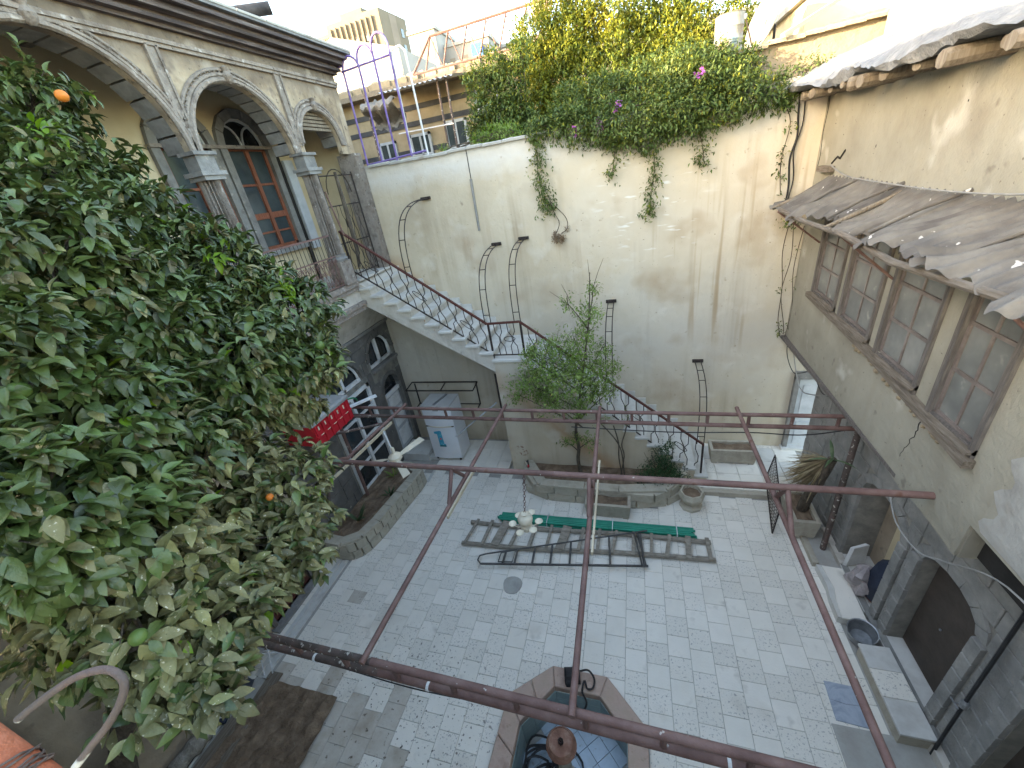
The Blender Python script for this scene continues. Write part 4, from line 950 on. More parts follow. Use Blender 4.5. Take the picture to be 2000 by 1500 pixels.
# ================================================================ pergola of painted pipes
PG = thing('pipe_pergola', (-.5,3.4,2.5), 'maroon steel pipe pergola frame spanning the whole courtyard', 'pergola')
def pipe(name, a, b_, r, m='rust_pipe', n=10): return MB().tube([a,b_], r, n).build(name, MT[m], PG, smooth=True)
pipe('back_pipe', (-5.6,5.5,2.5), (3.05,5.42,2.5), .03); pipe('back_pipe', (-5.6,5.52,2.3), (3.05,5.43,2.3), .034)
for k in range(15):
    x = -4.9+k*.54; MB().tube([(x,5.5-.009*(x+5.6),2.5),(x,5.52-.01*(x+5.6),2.3)], .024, 7).build('stud', MT['rust_pipe'], PG)
pipe('front_pipe', (-4.0,1.43,2.48), (-2.2,1.42,2.48), .034, 'rust_pipe_dirty'); pipe('front_pipe', (-2.2,1.42,2.48), (3.05,1.36,2.48), .034)
pipe('front_pipe', (-4.05,1.44,2.28), (-2.2,1.43,2.28), .034, 'rust_pipe_dirty'); pipe('front_pipe', (-2.2,1.43,2.28), (3.05,1.37,2.28), .034)
for k in range(13):
    x = -3.6+k*.54; MB().tube([(x,1.43-.009*(x+4),2.48),(x,1.44-.01*(x+4),2.28)], .024, 7).build('stud', MT['rust_pipe'], PG)
RAILS = [((-4.1,5.55,2.55),(-4.35,2.9,2.55)), ((-2.13,5.56,2.55),(-2.24,1.36,2.55)), ((-.53,5.52,2.55),(-.445,1.34,2.55)), ((1.43,5.54,2.55),(1.46,1.3,2.55))]
for a,b_ in RAILS: pipe('rail', a, b_, .028)
pipe('cross_pipe', (-4.2,3.5,2.87), (2.66,3.54,2.87), .035)
for (tx,ty),(bx,by),(b2x,b2y) in (((-2.22,3.5),(-2.2,3.2),(-2.19,3.72)), ((-.5,3.51),(-.49,3.2),(-.5,3.68)), ((1.46,3.53),(1.445,3.2),(1.45,3.72))):
    pipe('strut', (tx,ty,2.86), (bx,by,2.56), .026); pipe('strut', (tx,ty,2.86), (b2x,b2y,2.56), .024)
pipe('strut', (-4.15,3.5,2.86), (-4.3,3.3,2.05), .024, 'rust_pipe_dirty'); pipe('strut', (-4.12,3.5,2.86), (-4.25,3.95,2.56), .022)
pipe('side_pipe', (-4.35,2.9,2.55), (-4.9,2.6,2.5), .026, 'rust_pipe_dirty')
pipe('post', (-5.55,5.28,.4), (-5.55,5.3,2.5), .034, 'rust_pipe'); pipe('bracket_pipe', (-5.6,4.35,2.5), (-4.22,4.95,2.52), .024, 'rust_pipe_dirty'); pipe('bracket_pipe', (-5.65,5.12,2.5), (-4.15,5.2,2.52), .024, 'rust_pipe_dirty')
for (a,b_,k) in (((-4.14,5.0,2.51),(-4.3,3.1,2.51),0), ((-2.16,3.95,2.53),(-2.195,3.02,2.53),1), ((-.49,4.2,2.53),(-.465,2.75,2.53),2)):
    MB().beam((a[0]+.045,a[1],a[2]),(b_[0]+.045,b_[1],b_[2]),.022,.045).build('wooden_lath', MT['lath'], PG)
mb = MB()
for (x,y) in ((-2.9,1.43),(-1.7,1.42),(.6,1.4)): MB().tube([(x-.012,y,2.28),(x+.012,y,2.28)], .037, 10).build('cable_tie', MT['white_paint'], PG)
p = catmull([(-3.2,1.43,2.24),(-2.6,1.43,2.2),(-1.9,1.42,2.17),(-1.2,1.42,2.22),(-.6,1.42,2.24)], 6); MB().tube(p,.006,5).build('tie_wire', MT['cable_black'], PG)
# ================================================================ ceiling fans hanging from the pergola
fn = thing('ceiling_fan', (-3.95,4.62,2.05), 'cream three blade ceiling fan hanging beside the fridge', 'fan')
MB().tube([(-4.12,4.75,2.52),(-3.98,4.64,2.2)], .012, 6).build('rod', MT['white_paint'], fn)
mb = MB(); mb.lathe((-3.95,4.62,1.98), [(.02,0),(.09,.01),(.12,.05),(.115,.1),(.07,.14),(.03,.17),(.03,.26),(.012,.28)], 20); mb.build('motor', MT['cream_plastic'], fn, smooth=True)
for a in (-2.75,-.75,1.2):
    ca, sa = math.cos(a), math.sin(a); c = (-3.95,4.62,2.04); mb = MB(); vs = []
    for r,w in ((.1,.05),(.25,.11),(.62,.13)):
        for s in (-1,1): vs.append((c[0]+r*ca-s*w/2*sa, c[1]+r*sa+s*w/2*ca, c[2]+s*.012))
    vs += [(x,y,z-.008) for x,y,z in vs]
    mb.add(vs, [(0,1,3,2),(2,3,5,4),(6,8,9,7),(8,10,11,9),(0,2,8,6),(2,4,10,8),(1,7,9,3),(3,9,11,5),(4,5,11,10),(0,6,7,1)]); mb.build('blade', MT['cream_plastic'], fn)
ch = thing('hanging_lamp', (-1.35,3.48,2.0), 'cream chandelier with small round shades hanging over the ladders', 'lamp')
mb = MB(); pts = [(-1.27,3.49,2.84),(-1.29,3.5,2.6),(-1.31,3.49,2.45),(-1.34,3.48,2.24)]
for k in range(14):
    t = k/13; p = Vector(pts[0]).lerp(Vector(pts[-1]), t); q = [(p.x+.016*math.cos(a)*(k%2), p.y+.016*math.cos(a)*((k+1)%2), p.z+.026*math.sin(a)) for a in np.linspace(0,2*PI,9)]; mb.tube(q,.004,4,cap=False)
mb.build('chain', MT['rust_pipe'], ch)
mb = MB(); mb.lathe((-1.35,3.48,1.93), [(.03,0),(.07,.02),(.08,.08),(.05,.12),(.09,.15),(.1,.2),(.08,.25),(.04,.27),(.05,.29),(.02,.31)], 16); mb.build('body', MT['cream_plastic'], ch, smooth=True)
for k in range(6):
    a = k*PI/3+.3; c = (-1.35+.17*math.cos(a), 3.48+.17*math.sin(a), 2.02+.02*(k%2))
    ar = MB().tube([(-1.35,3.48,2.02),(-1.35+.1*math.cos(a),3.48+.1*math.sin(a),1.99),c], .007, 5).build('arm', MT['cream_plastic'], ch)
    mb = MB(); mb.lathe(c, [(.012,0),(.035,.012),(.05,.03),(.052,.034),(.036,.018),(.012,.006)], 12); mb.build('shade', MT['cream_plastic'], ar, smooth=True)
# ================================================================ planters
def trough(name, x0,x1,y0,y1,z0,z1,label,grp='stone trough planters', rz=0):
    t = thing(name, ((x0+x1)/2,(y0+y1)/2,z0), label, 'planter', grp); e = .035; f = .03
    o4 = [(x0+f,y0+f),(x1-f,y0+f),(x1-f,y1-f),(x0+f,y1-f)]; t4 = [(x0,y0),(x1,y0),(x1,y1),(x0,y1)]; i4 = [(x0+e+.02,y0+e+.02),(x1-e-.02,y0+e+.02),(x1-e-.02,y1-e-.02),(x0+e+.02,y1-e-.02)]
    mb = MB(); vs = [(x,y,z0+.03) for x,y in o4]+[(x,y,z1) for x,y in t4]+[(x,y,z1) for x,y in i4]+[(x,y,z1-.12) for x,y in i4]
    fs = [(3,2,1,0)]
    for i in range(4):
        j = (i+1)%4; fs += [(i,j,4+j,4+i),(4+i,4+j,8+j,8+i),(8+i,8+j,12+j,12+i)]
    mb.add(vs,fs)
    for (cx,cy) in ((x0+.09,y0+.06),(x1-.09,y0+.06),(x0+.09,y1-.06),(x1-.09,y1-.06)): mb.box(cx-.05,cx+.05,cy-.03,cy+.03,z0,z0+.031)
    mb.build('trough_body', MT['trough'], t)
    mb = MB(); n = 9; vs = []; r = random.Random(hash(label) % 99 if False else len(label)); X = np.linspace(x0+e+.015,x1-e-.015,n); Y = np.linspace(y0+e+.015,y1-e-.015,5)
    for a in X:
        for c in Y: vs.append((a,c,z1-.05+r.uniform(-.02,.015)))
    mb.add(vs, [(a*5+c,(a+1)*5+c,(a+1)*5+c+1,a*5+c+1) for a in range(n-1) for c in range(4)]); mb.build('soil', MT['soil'], t); return t
trough('trough_planter', -.92,-.08,5.58,5.95,0,.33,'stone trough of dark soil in front of the round fronted planter')
trough('trough_planter', 1.5,2.36,7.24,7.62,.1,.45,'stone trough at the foot of the stairs by the back wall')
trough('trough_planter', 2.45,2.82,5.45,6.2,.1,.46,'stone trough holding the yucca beside the right wall')
bo = thing('stone_bowl', (1.01,6.1,0), 'small octagonal stone bowl planter beside the stair foot', 'planter')
mb = MB(); mb.lathe((1.01,6.1,0), [(.2,0),(.2,.05),(.13,.09),(.14,.13),(.21,.2),(.235,.28),(.2,.37),(.175,.37),(.17,.3),(.02,.29)], 8); mb.build('bowl', MT['planter_stone'], bo)
mb = MB(); mb.lathe((1.01,6.1,.28), [(.17,0),(.16,.025),(.02,.04)], 8); mb.build('soil', MT['soil'], bo)
def path_blocks(parent, path, z0, courses, th, Lb, mn, seed, coping=None):
    # facing blocks laid along a polyline
    r = random.Random(seed); P = [Vector((a,b_,0)) for a,b_ in path]; seglen = [(P[i+1]-P[i]).length for i in range(len(P)-1)]
    T = sum(seglen)
    def at(s):
        for i,L in enumerate(seglen):
            if s <= L or i == len(seglen)-1: return P[i]+(P[i+1]-P[i])*(s/L), (P[i+1]-P[i]).normalized()
            s -= L
    z = z0
    for ci,h in enumerate(courses):
        s = -r.uniform(0,Lb*.6) if ci else 0
        while s < T:
            L = Lb*r.uniform(.7,1.25); a, b_ = max(0,s), min(T,s+L)
            if b_-a > .05:
                p, d = at((a+b_)/2); p0, _ = at(a+.003); p1, _ = at(b_-.003); d = (p1-p0).normalized()
                put('stone_block', unit_block(mn), ((p0.x+p1.x)/2,(p0.y+p1.y)/2,z+h/2), parent, (PI/2,0,math.atan2(d.y,d.x)), ((p1-p0).length-.006,h-.007,th))
            s += L
        z += h
    if coping:
        s = 0
        while s < T-.02:
            L = min(Lb*1.5*r.uniform(.8,1.3), T-s); p0,_ = at(s+.003); p1,_ = at(s+L-.003); d = (p1-p0).normalized(); nrm = Vector((d.y,-d.x,0))
            c = (p0+p1)/2-nrm*(coping/2-.06)
            put('coping_stone', unit_block(mn), (c.x,c.y,z+.025), parent, (0,0,math.atan2(d.y,d.x)), ((p1-p0).length-.005,coping,.05)); s += L
LP = thing('raised_planter', (-5.2,5.1,0), 'long stone block planter with rounded end along the left house', 'planter')
pth = [(-5.68,4.02),(-5.35,3.98)]+[(-5.35+.42*math.sin(a),4.4-.42*math.cos(a)) for a in np.linspace(.25,1.35,5)]+[(-4.87,4.6),(-4.8,5.2),(-4.72,5.8),(-4.68,6.2),(-5.0,6.3),(-5.6,6.33)]
path_blocks(LP, pth, 0, [.2,.2], .09, .22, 'planter_stone', 2, .2)
MB().prism([(-5.68,4.08),(-5.35,4.05),(-5.05,4.2),(-4.95,4.55),(-4.86,5.2),(-4.78,5.8),(-4.75,6.15),(-5.68,6.28)], -.1, .18).build('planter_core', MT['mortar_light'], LP)
mb = MB(); n = 14; vs = []; r_ = random.Random(6); X = np.linspace(-5.68,-4.82,n); Y = np.linspace(4.1,6.22,n)
for a in X:
    for c in Y: vs.append((a if c > 4.5 or a < -5.1 else -5.1, c, .36+r_.uniform(-.02,.03)))
mb.add(vs, [(a*n+c,(a+1)*n+c,(a+1)*n+c+1,a*n+c+1) for a in range(n-1) for c in range(n-1)]); mb.build('soil', MT['soil'], LP)
CP = thing('stone_planter', (-.6,6.3,0), 'wide angular stone planter in front of the staircase block', 'planter')
pth = [(-2.3,6.66),(-2.24,6.2),(-2.0,5.98),(.4,5.93),(.85,6.3),(.95,6.62)]
path_blocks(CP, pth, 0, [.19,.19], .09, .5, 'planter_stone', 5, .2)
MB().prism([(-2.2,6.66),(-2.16,6.26),(-1.96,6.06),(.38,6.0),(.78,6.33),(.88,6.66)], -.1, .15).build('planter_core', MT['mortar_light'], CP)
mb = MB(); n = 16; vs = []; X = np.linspace(-2.18,.84,n); Y = np.linspace(6.05,6.69,7)
for a in X:
    for c in Y: vs.append((a,max(c,6.05+max(0,(-1.95-a))*.9+max(0,a-.4)*.65),.33+r_.uniform(-.02,.03)))
mb.add(vs, [(a*7+c,(a+1)*7+c,(a+1)*7+c+1,a*7+c+1) for a in range(n-1) for c in range(6)]); mb.build('soil', MT['soil'], CP)
tp = thing('garden_tap', (-2.2,6.5,.4), 'small red handled tap on the planter corner', 'tap')
mb = MB(); mb.tube([(-2.2,6.45,.42),(-2.2,6.45,.6),(-2.2,6.38,.62)], .018, 7); mb.build('pipe', MT['cable_black'], tp); MB().tube([(-2.2,6.42,.45),(-2.19,6.4,.5)], .022, 7).build('handle', MT['red_plastic'], tp)
# ================================================================ pool and fountain
PL = thing('fountain_pool', (-.75,1.65,0), 'octagonal pool with pink stone rim and blue tiled basin', 'pool')
for i in range(8):
    j = (i+1) % 8; a0,a1,b0,b1 = [Vector((*q,0)) for q in (POOL_OUT[i],POOL_OUT[j],POOL_IN[i],POOL_IN[j])]
    n = max(1, int((a1-a0).length/.34))
    for k in range(n):
        t0, t1 = k/n+.004, (k+1)/n-.004
        q = [a0.lerp(a1,t0),a0.lerp(a1,t1),b0.lerp(b1,t1),b0.lerp(b1,t0)]
        e = .012; c = sum(q, Vector())/4
        mb = MB(); vs = [(p.x,p.y,-.02) for p in q]+[(p.x,p.y,.09) for p in q]+[(p.x+(c.x-p.x)*e*6,p.y+(c.y-p.y)*e*6,.1) for p in q]
        mb.add(vs, [(3,2,1,0),(0,1,5,4),(1,2,6,5),(2,3,7,6),(3,0,4,7),(4,5,9,8),(5,6,10,9),(6,7,11,10),(7,4,8,11),(8,9,10,11)]); mb.build('rim_stone', MT['pink_stone'], PL)
mb = MB(); inn = [(-.74+(x+.74)*1.02, 1.65+(y-1.65)*1.02) for x,y in POOL_IN]; mb.prism(inn, -.62, -.5); mb.build('basin_bed', MT['grout'], PL)
mb = MB(); mb.ring([(-.74+(x+.74)*1.1,1.65+(y-1.65)*1.1) for x,y in POOL_IN], inn, -.6, .0); mb.build('basin_bed', MT['grout'], PL)
for i in range(8):
    j = (i+1) % 8; b0,b1 = Vector((*POOL_IN[i],0)), Vector((*POOL_IN[j],0)); L = (b1-b0).length; n = max(1,int(round(L/.2))); d = (b1-b0)/n; ang = math.atan2(d.y,d.x)
    if b0.y < 1 and b1.y < 1: continue
    for k in range(n):
        for r in range(3):
            c = b0+d*(k+.5); put('wall_tile', bpy.data.meshes.get('wall_tile_mesh') or mesh_of(MB().cbox((0,0,0),(1,1,1),.1),'wall_tile_mesh',MT['pool_wall']), (c.x,c.y,-.42+r*.165), PL, (PI/2,0,ang), (d.length-.005,.16,.02))
fm = mesh_of(MB().cbox((0,0,0),(.19,.19,.02),.003),'basin_tile_mesh',MT['pool_floor'])
for i in range(9):
    for j in range(11):
        u, v = (i-4)*.195, (j-5)*.195; x = -.74+(u-v)*.7071; y = 1.7+(u+v)*.7071
        if inside((x,y), [(-.74+(p[0]+.74)*.99,1.65+(p[1]-1.65)*.99) for p in POOL_IN]): put('basin_tile', fm, (x,y,-.492), PL, (0,0,PI/4))
FC = thing('fountain_column', (-.79,1.88,-.48), 'stone fountain column with round terracotta cap in the pool', 'fountain')
mb = MB(); mb.lathe((-.79,1.88,-.48), [(.14,0),(.14,.06),(.085,.1),(.075,.5),(.08,.85),(.1,.9)], 16); mb.build('shaft', MT['trough'], FC, smooth=True)
mb = MB(); mb.lathe((-.79,1.88,.4), [(.1,0),(.16,.03),(.17,.06),(.15,.08),(.145,.12),(.13,.14),(.125,.13),(.1,.125),(.03,.12)], 24); mb.build('cap', MT['terracotta_top'], FC, smooth=True)
mb = MB()
for k in range(9):
    a = 2*PI*k/8; q = 0 if k == 8 else .022; mb.lathe((-.79+q*math.cos(a),1.88+q*math.sin(a),.52), [(.008,0),(.009,.05),(.003,.055)], 6)
mb.build('nozzles', MT['dark_iron'], FC)
hs = MB(); rh = random.Random(9); pts = []
for k in range(150):
    a = k*.52; R = .33+.1*math.sin(k*.37)+.06*math.sin(k*1.1); cx, cy = -.98+.22*math.sin(k*.045), 1.75+.1*math.cos(k*.06)
    x, y = cx+R*math.cos(a)*.95, cy+R*math.sin(a)*.8
    x = min(max(x,-1.3),-.2); y = min(max(y,1.2),2.3)
    if (x+.79)**2+(y-1.88)**2 < .13**2: x -= .13
    pts.append((x,y,-.45+.07*math.sin(k*.23)**2+.0012*k))
one('black_hose', MB().tube(catmull(pts,3),.013,6), MT['cable_black'], (-.98,1.75,-.48), 'tangled black hose coiled in the pool around the column', 'hose', smooth=True)
bg_ = thing('camera_bag', (-.78,2.72,.1), 'small black shoulder bag lying on the pool rim', 'bag')
mb = MB(); mb.cbox((-.8,2.72,.17),(.2,.16,.13),.03,.2); o = mb.build('bag_body', MT['bag_black'], bg_)
mb = MB(); mb.cbox((-.8,2.63,.16),(.14,.05,.09),.015,.2); mb.build('pocket', MT['bag_black'], bg_)
p = catmull([(-.7,2.76,.22),(-.6,2.8,.2),(-.52,2.74,.15),(-.53,2.64,.13),(-.6,2.62,.13),(-.64,2.7,.14),(-.66,2.58,.12),(-.6,2.5,.04),(-.66,2.42,-.03),(-.74,2.48,.02),(-.74,2.62,.14)], 5)
mb = MB()
for i in range(len(p)-1): mb.beam(p[i],p[i+1],.024,.005)
mb.build('strap', MT['bag_black'], bg_)
# ================================================================ things lying on the floor
wl = thing('wooden_ladder', (-1,5,.0), 'long grey wooden ladder lying on the tiles below the green pipes', 'ladder')
LA, LB = ((-3.14,5.13),(1.22,5.22)), ((-3.14,4.62),(1.24,4.87))
for a,b_ in (LA,LB):
    p = catmull([(a[0],a[1],.05),(a[0]+1.4,a[1]+(b_[1]-a[1])*.33-.03,.05),(a[0]+2.9,a[1]+(b_[1]-a[1])*.66+.02,.05),(b_[0],b_[1],.05)],6)
    mb = MB(); mb.tube(p,[.042]*len(p),7); mb.build('stile', MT['ladder_wood'], wl, smooth=True)
rg = random.Random(4)
for k in range(15):
    t = .035+.068*k; xa = LA[0][0]+(LA[1][0]-LA[0][0])*t; ya = LA[0][1]+(LA[1][1]-LA[0][1])*t+.05; xb = LB[0][0]+(LB[1][0]-LB[0][0])*t+rg.uniform(-.05,.05)-.06; yb = LB[0][1]+(LB[1][1]-LB[0][1])*t-.04
    MB().beam((xa,ya,.095),(xb,yb,.095),(.16 if k in (2,6) else rg.choice((.05,.06,.09))),.025).build('rung', MT['ladder_wood'], wl)
ml = thing('metal_ladder', (-1,4.5,.0), 'tapered dark steel step ladder lying flat on the tiles', 'ladder')
U = lambda x: 4.41+(5.22-4.41)*(x+2.58)/2.64
mb = MB(); mb.tube([(.2,U(.2),.14),(-2.58,U(-2.58),.1),(-2.68,4.36,.1),(-2.69,4.27,.1),(-2.6,4.19,.1)],.014,8); mb.build('stile', MT['ladder_steel'], ml, smooth=True)
LW_ = lambda x: 4.2+.36*(x+2.6)/2.75
MB().beam((-2.6,LW_(-2.6),.1),(.2,LW_(.2),.1),.026,.03).build('stile', MT['ladder_steel'], ml)
L2 = lambda x: 4.2+.34*(x+2.6)/2.8*0
for k,x in enumerate((-2.22,-2.02,-1.72,-1.42,-1.1,-.82,-.45,-.12+.2)):
    MB().beam((x,U(x)-.01,.11),(x+.05*k/6,LW_(x),.1),.035,.02).build('rung', MT['ladder_steel'], ml)
mb = MB(); mb.tube([(-2.3,4.27,.12),(-2.3,U(-2.3)-.04,.12),(-2.05,U(-2.05)-.02,.12),(-2.05,4.3,.12),(-2.3,4.27,.12)],.012,6); mb.tube([(-2.22,4.27,.12),(-2.22,4.44,.12)],.014,6); mb.build('top_plate', MT['ladder_steel'], ml)
mb = MB(); mb.tube([(.03,5.2,.13),(.16,4.57,.12)],.016,6); mb.tube([(-.02,5.2,.13),(.1,4.56,.12)],.014,6); mb.tube([(-.8,4.93,.13),(-.76,4.46,.13)],.02,6); mb.build('brace', MT['ladder_steel'], ml)
gp = thing('green_pipe_bundle', (-.8,5.33,0), 'bundle of thin green plastic pipes tied together on the tiles', 'pipes')
pr = random.Random(2)
for k in range(13):
    r = .02; row = k % 5; lay = k // 5; o = pr.uniform(-.06,.06)
    MB().tube([(-2.58+o,5.25+row*.042+(lay%2)*.02,r+lay*.033),(-.8,5.27+row*.042+(lay%2)*.02,r+lay*.033+.003),(.97+o,5.3+row*.04+(lay%2)*.02,r+lay*.033)],r,8).build('pipe', MT['green_pipe'], gp, smooth=True)
for x in (-1.62,-.4,.7): MB().box(x-.006,x+.006,5.24,5.5,.0,.118).build('tie', MT['white_paint'], gp)
one('drain_cover', MB().prism([(-1.97+.16*math.cos(a)*(1+.08*math.sin(3*a)),3.95+.17*math.sin(a)*(1+.06*math.cos(2*a))) for a in np.linspace(0,2*PI,17)[:-1]],-.01,.012), MT['concrete'], (-1.97,3.95,0), 'round grey drain cover in the middle of the tiled floor', 'drain cover')
ms = thing('marble_slab', (2.35,3.1,0), 'blue grey cracked marble slab set in the floor near the step', 'slab')
MB().prism([(2.2,3.31),(2.19,3.115),(2.34,3.09),(2.5,3.1),(2.5,3.3)],-.01,.012).build('half_slab', MT['marble_blue'], ms); MB().prism([(2.19,3.11),(2.18,2.9),(2.5,2.88),(2.5,3.094),(2.34,3.084)],-.01,.013).build('half_slab', MT['marble_blue'], ms)
bk = thing('metal_basin', (2.86,3.84,.0), 'galvanised metal tub tilted against the broken step', 'tub')
mb = MB(); mb.lathe((0,0,0), [(.001,.0),(.14,.0),(.145,.01),(.18,.2),(.19,.205),(.19,.215),(.176,.21),(.138,.012),(.001,.01)], 22); o = mb.build('tub', MT['galvanised'], bk, smooth=True); o.data.transform(Matrix.Translation(bk.location)); o.location = Vector((2.8,3.91,.03))-bk.location; o.rotation_euler = (.12,-.12,0); o.scale = (.85,.85,.95)
mb = MB(); mb.tube([(2.79+.135*math.cos(a),3.9+.135*math.sin(a),.09+.02*math.sin(a)) for a in np.linspace(0,2*PI,17)],.006,5,cap=False); mb.build('hoop', MT['galvanised'], bk)
# junk in the first archway
jb = thing('plastic_bag', (3.0,4.5,.15), 'crumpled pale plastic bag dumped in the first archway', 'bag'); mb = MB(); rj = random.Random(3); vs = []; fs = []; na, nb = 10, 14
for i in range(na+1):
    ph = PI*i/na
    for j in range(nb):
        th = 2*PI*j/nb; r = 1+.28*math.sin(3*th+i)+rj.uniform(-.15,.15); vs.append((3.02+.17*r*math.sin(ph)*math.cos(th),4.55+.16*r*math.sin(ph)*math.sin(th),.38+.24*math.cos(ph)*(1+.15*math.sin(2*th))))
for i in range(na):
    for j in range(nb): fs.append((i*nb+j,i*nb+(j+1)%nb,(i+1)*nb+(j+1)%nb,(i+1)*nb+j))
mb.add(vs,fs); mb.build('bag_skin', MT['sack'], jb)
one('dark_bundle', MB().lathe((3.2,4.42,.15),[(.1,0),(.2,.1),(.21,.4),(.16,.65),(.05,.75)],10), MT['navy'], (3.2,4.42,.15), 'dark navy cloth bundle standing in the first archway', 'bundle', smooth=True)
one('propped_board', MB().hexa([(2.98,4.98,.13),(3.02,4.96,.13),(3.28,5.05,.13),(3.24,5.08,.13),(3.02,5.0,.5),(3.06,4.98,.5),(3.28,5.07,.5),(3.24,5.1,.5)]), MT['white_paint'], (3.1,5.0,.13), 'small white board propped inside the first archway', 'board')
one('broken_plank', MB().beam((3.0,4.75,.16),(3.1,4.35,.2),.08,.02), MT['wood_red'], (3.0,4.75,.13), 'short reddish plank on the first archway floor', 'plank')
# ================================================================ fridge, rack, water tank
fg = thing('refrigerator', (-4.38,7.2,.1), 'old white two door refrigerator standing under the stairs', 'refrigerator')
FX0,FX1,FY0,FY1,FZ = -4.76,-4.02,6.9,7.5,1.62
MB().box(FX0,FX1,FY0+.06,FY1,.14,FZ).build('cabinet', MT['fridge_white'], fg); MB().box(FX0,FX1,FY0+.02,FY1,FZ+.001,FZ+.03).build('top_cover', MT['fridge_top'], fg)
def fdoor(z0,z1):
    mb = MB(); n = 10; pl = [(FX0+(FX1-FX0)*i/n, FY0+.05-.05*math.sin(PI*i/n)) for i in range(n+1)]; mb.prism(pl+[(FX1,FY0+.058),(FX0,FY0+.058)], z0, z1); return mb
dl = fdoor(.16,1.08).build('lower_door', MT['fridge_white'], fg, smooth=True); du = fdoor(1.1,FZ).build('freezer_door', MT['fridge_white'], fg, smooth=True)
MB().box(FX0+.02,FX1-.02,FY0+.02,FY0+.06,1.08,1.1).build('door_gap', MT['dark_iron'], fg)
mb = MB(); n = 8
for i in range(n):
    x0,x1 = FX0+.03+(FX1-FX0-.06)*i/n, FX0+.03+(FX1-FX0-.06)*(i+1)/n; y = lambda x: FY0+.045-.05*math.sin(PI*(x-FX0)/(FX1-FX0)); mb.hexa([(x0,y(x0)-.012,1.075),(x1,y(x1)-.012,1.075),(x1,y(x1)+.01,1.075),(x0,y(x0)+.01,1.075),(x0,y(x0)-.012,1.1),(x1,y(x1)-.012,1.1),(x1,y(x1)+.01,1.1),(x0,y(x0)+.01,1.1)])
mb.build('door_trim', MT['cream_plastic'], dl)
MB().prism([(-4.45,6.895),(-4.31,6.895),(-4.31,6.9),(-4.45,6.9)],1.53,1.55).build('brand_plate', MT['grey_plastic'], du)
sk_ = MB(); sk_.panel([(-4.57,.95),(-4.42,.98),(-4.38,.97),(-4.37,.6),(-4.33,.6),(-4.33,.52),(-4.5,.52),(-4.5,.88),(-4.57,.9)],[],lambda u,v,w: (u,6.893+w,v),.003); stk = sk_.build('sticker', MT['cyan_print'], dl)
mb = MB(); mb.box(-4.5,-4.33,6.888,6.892,.52,.57); mb.build('sticker_base', MT['teal_print'], stk); mb = MB(); mb.panel([(-4.43+.025*math.cos(a),.75+.028*math.sin(a)) for a in np.linspace(0,2*PI,9)[:-1]],[],lambda u,v,w:(u,6.889+w,v),.003); mb.build('sticker_dot', MT['red_print'], stk)
for x in (FX0+.06,FX1-.06):
    MB().tube([(x,6.97,.095),(x,6.97,.15)],.025,8).build('foot', MT['dark_iron'], fg)
MB().beam((-4.42,6.95,1.665),(-4.3,7.45,1.665),.05,.02).build('top_strip', MT['galvanised'], fg)
rk = thing('wall_rack', (-4.6,7.85,1.2), 'rusty iron bracket rack on the wall behind the refrigerator', 'rack'); mb = MB()
for (y,z) in ((7.9,1.75),(7.55,1.7)): mb.beam((-5.45,y,z),(-3.65,y,z),.025,.025)
for x in (-5.45,-4.5,-3.65): mb.beam((x,7.9,1.75),(x,7.55,1.7),.02,.02)
mb.build('top_frame', MT['dark_iron'], rk); mb = MB()
for x in (-5.4,-3.7): mb.beam((x,7.92,1.7),(x,7.92,1.1),.025,.025); mb.beam((x,7.92,1.12),(x,7.7,1.1),.02,.02)
mb.beam((-5.4,7.9,1.12),(-3.7,7.9,1.12),.02,.02); mb.build('lower_frame', MT['dark_iron'], rk)
one('leaning_pole', MB().tube([(-2.72,6.62,1.95),(-3.5,6.0,1.5)],.014,6), MT['galvanised'], (-3.1,6.3,1.6), 'thin pale metal rod slanting from the stair block', 'rod')
tk = thing('water_tank', (-5.3,4.7,2.53), 'red plastic water tank with grey lid on the pergola end', 'tank')
TX0,TX1,TY0,TY1,TZ0,TZ1 = -5.62,-4.96,4.2,5.12,2.54,2.99
MB().box(TX0,TX1,TY0,TY1,TZ0,TZ1-.06).build('tank_body', MT['red_plastic'], tk); MB().cbox(((TX0+TX1)/2,(TY0+TY1)/2,TZ1-.02),(TX1-TX0+.04,TY1-TY0+.04,.08),.03).build('tank_top', MT['grey_plastic'], tk)
for k in range(6): MB().box(TX1,TX1+.018,TY0+.02+k*.16,TY0+.05+k*.16,TZ0,TZ1-.07).build('rib', MT['red_plastic'], tk)
MB().box(TX1,TX1+.022,TY0,TY1,TZ0+.17,TZ0+.19).build('rib', MT['red_plastic'], tk)
for k in range(5):
    MB().box(TX1+.001,TX1+.006,TY0+.09+k*.165,TY0+.115+k*.165,TZ0+.27,TZ0+.34).build('label_patch', MT['cream_plastic'], tk); MB().box(TX1+.022,TX1+.026,TY0+.08+k*.165,TY0+.15+k*.165,TZ0+.174,TZ0+.187).build('label_patch', MT['cream_plastic'], tk)
mb = MB(); mb.lathe((-5.32,4.66,TZ1+.02), [(.2,0),(.2,.03),(.17,.045),(.02,.05)], 24); ld = mb.build('lid', MT['grey_plastic'], tk, smooth=True); MB().box(-5.36,-5.28,4.64,4.68,TZ1+.07,TZ1+.075).build('lid_slot', MT['dark_iron'], ld)
mb = MB(); mb.tube([(-5.32+.215*math.cos(a),4.66+.215*math.sin(a),TZ1+.03) for a in np.linspace(0,2*PI,25)],.01,5,cap=False); mb.build('lid_ring', MT['red_plastic'], tk)
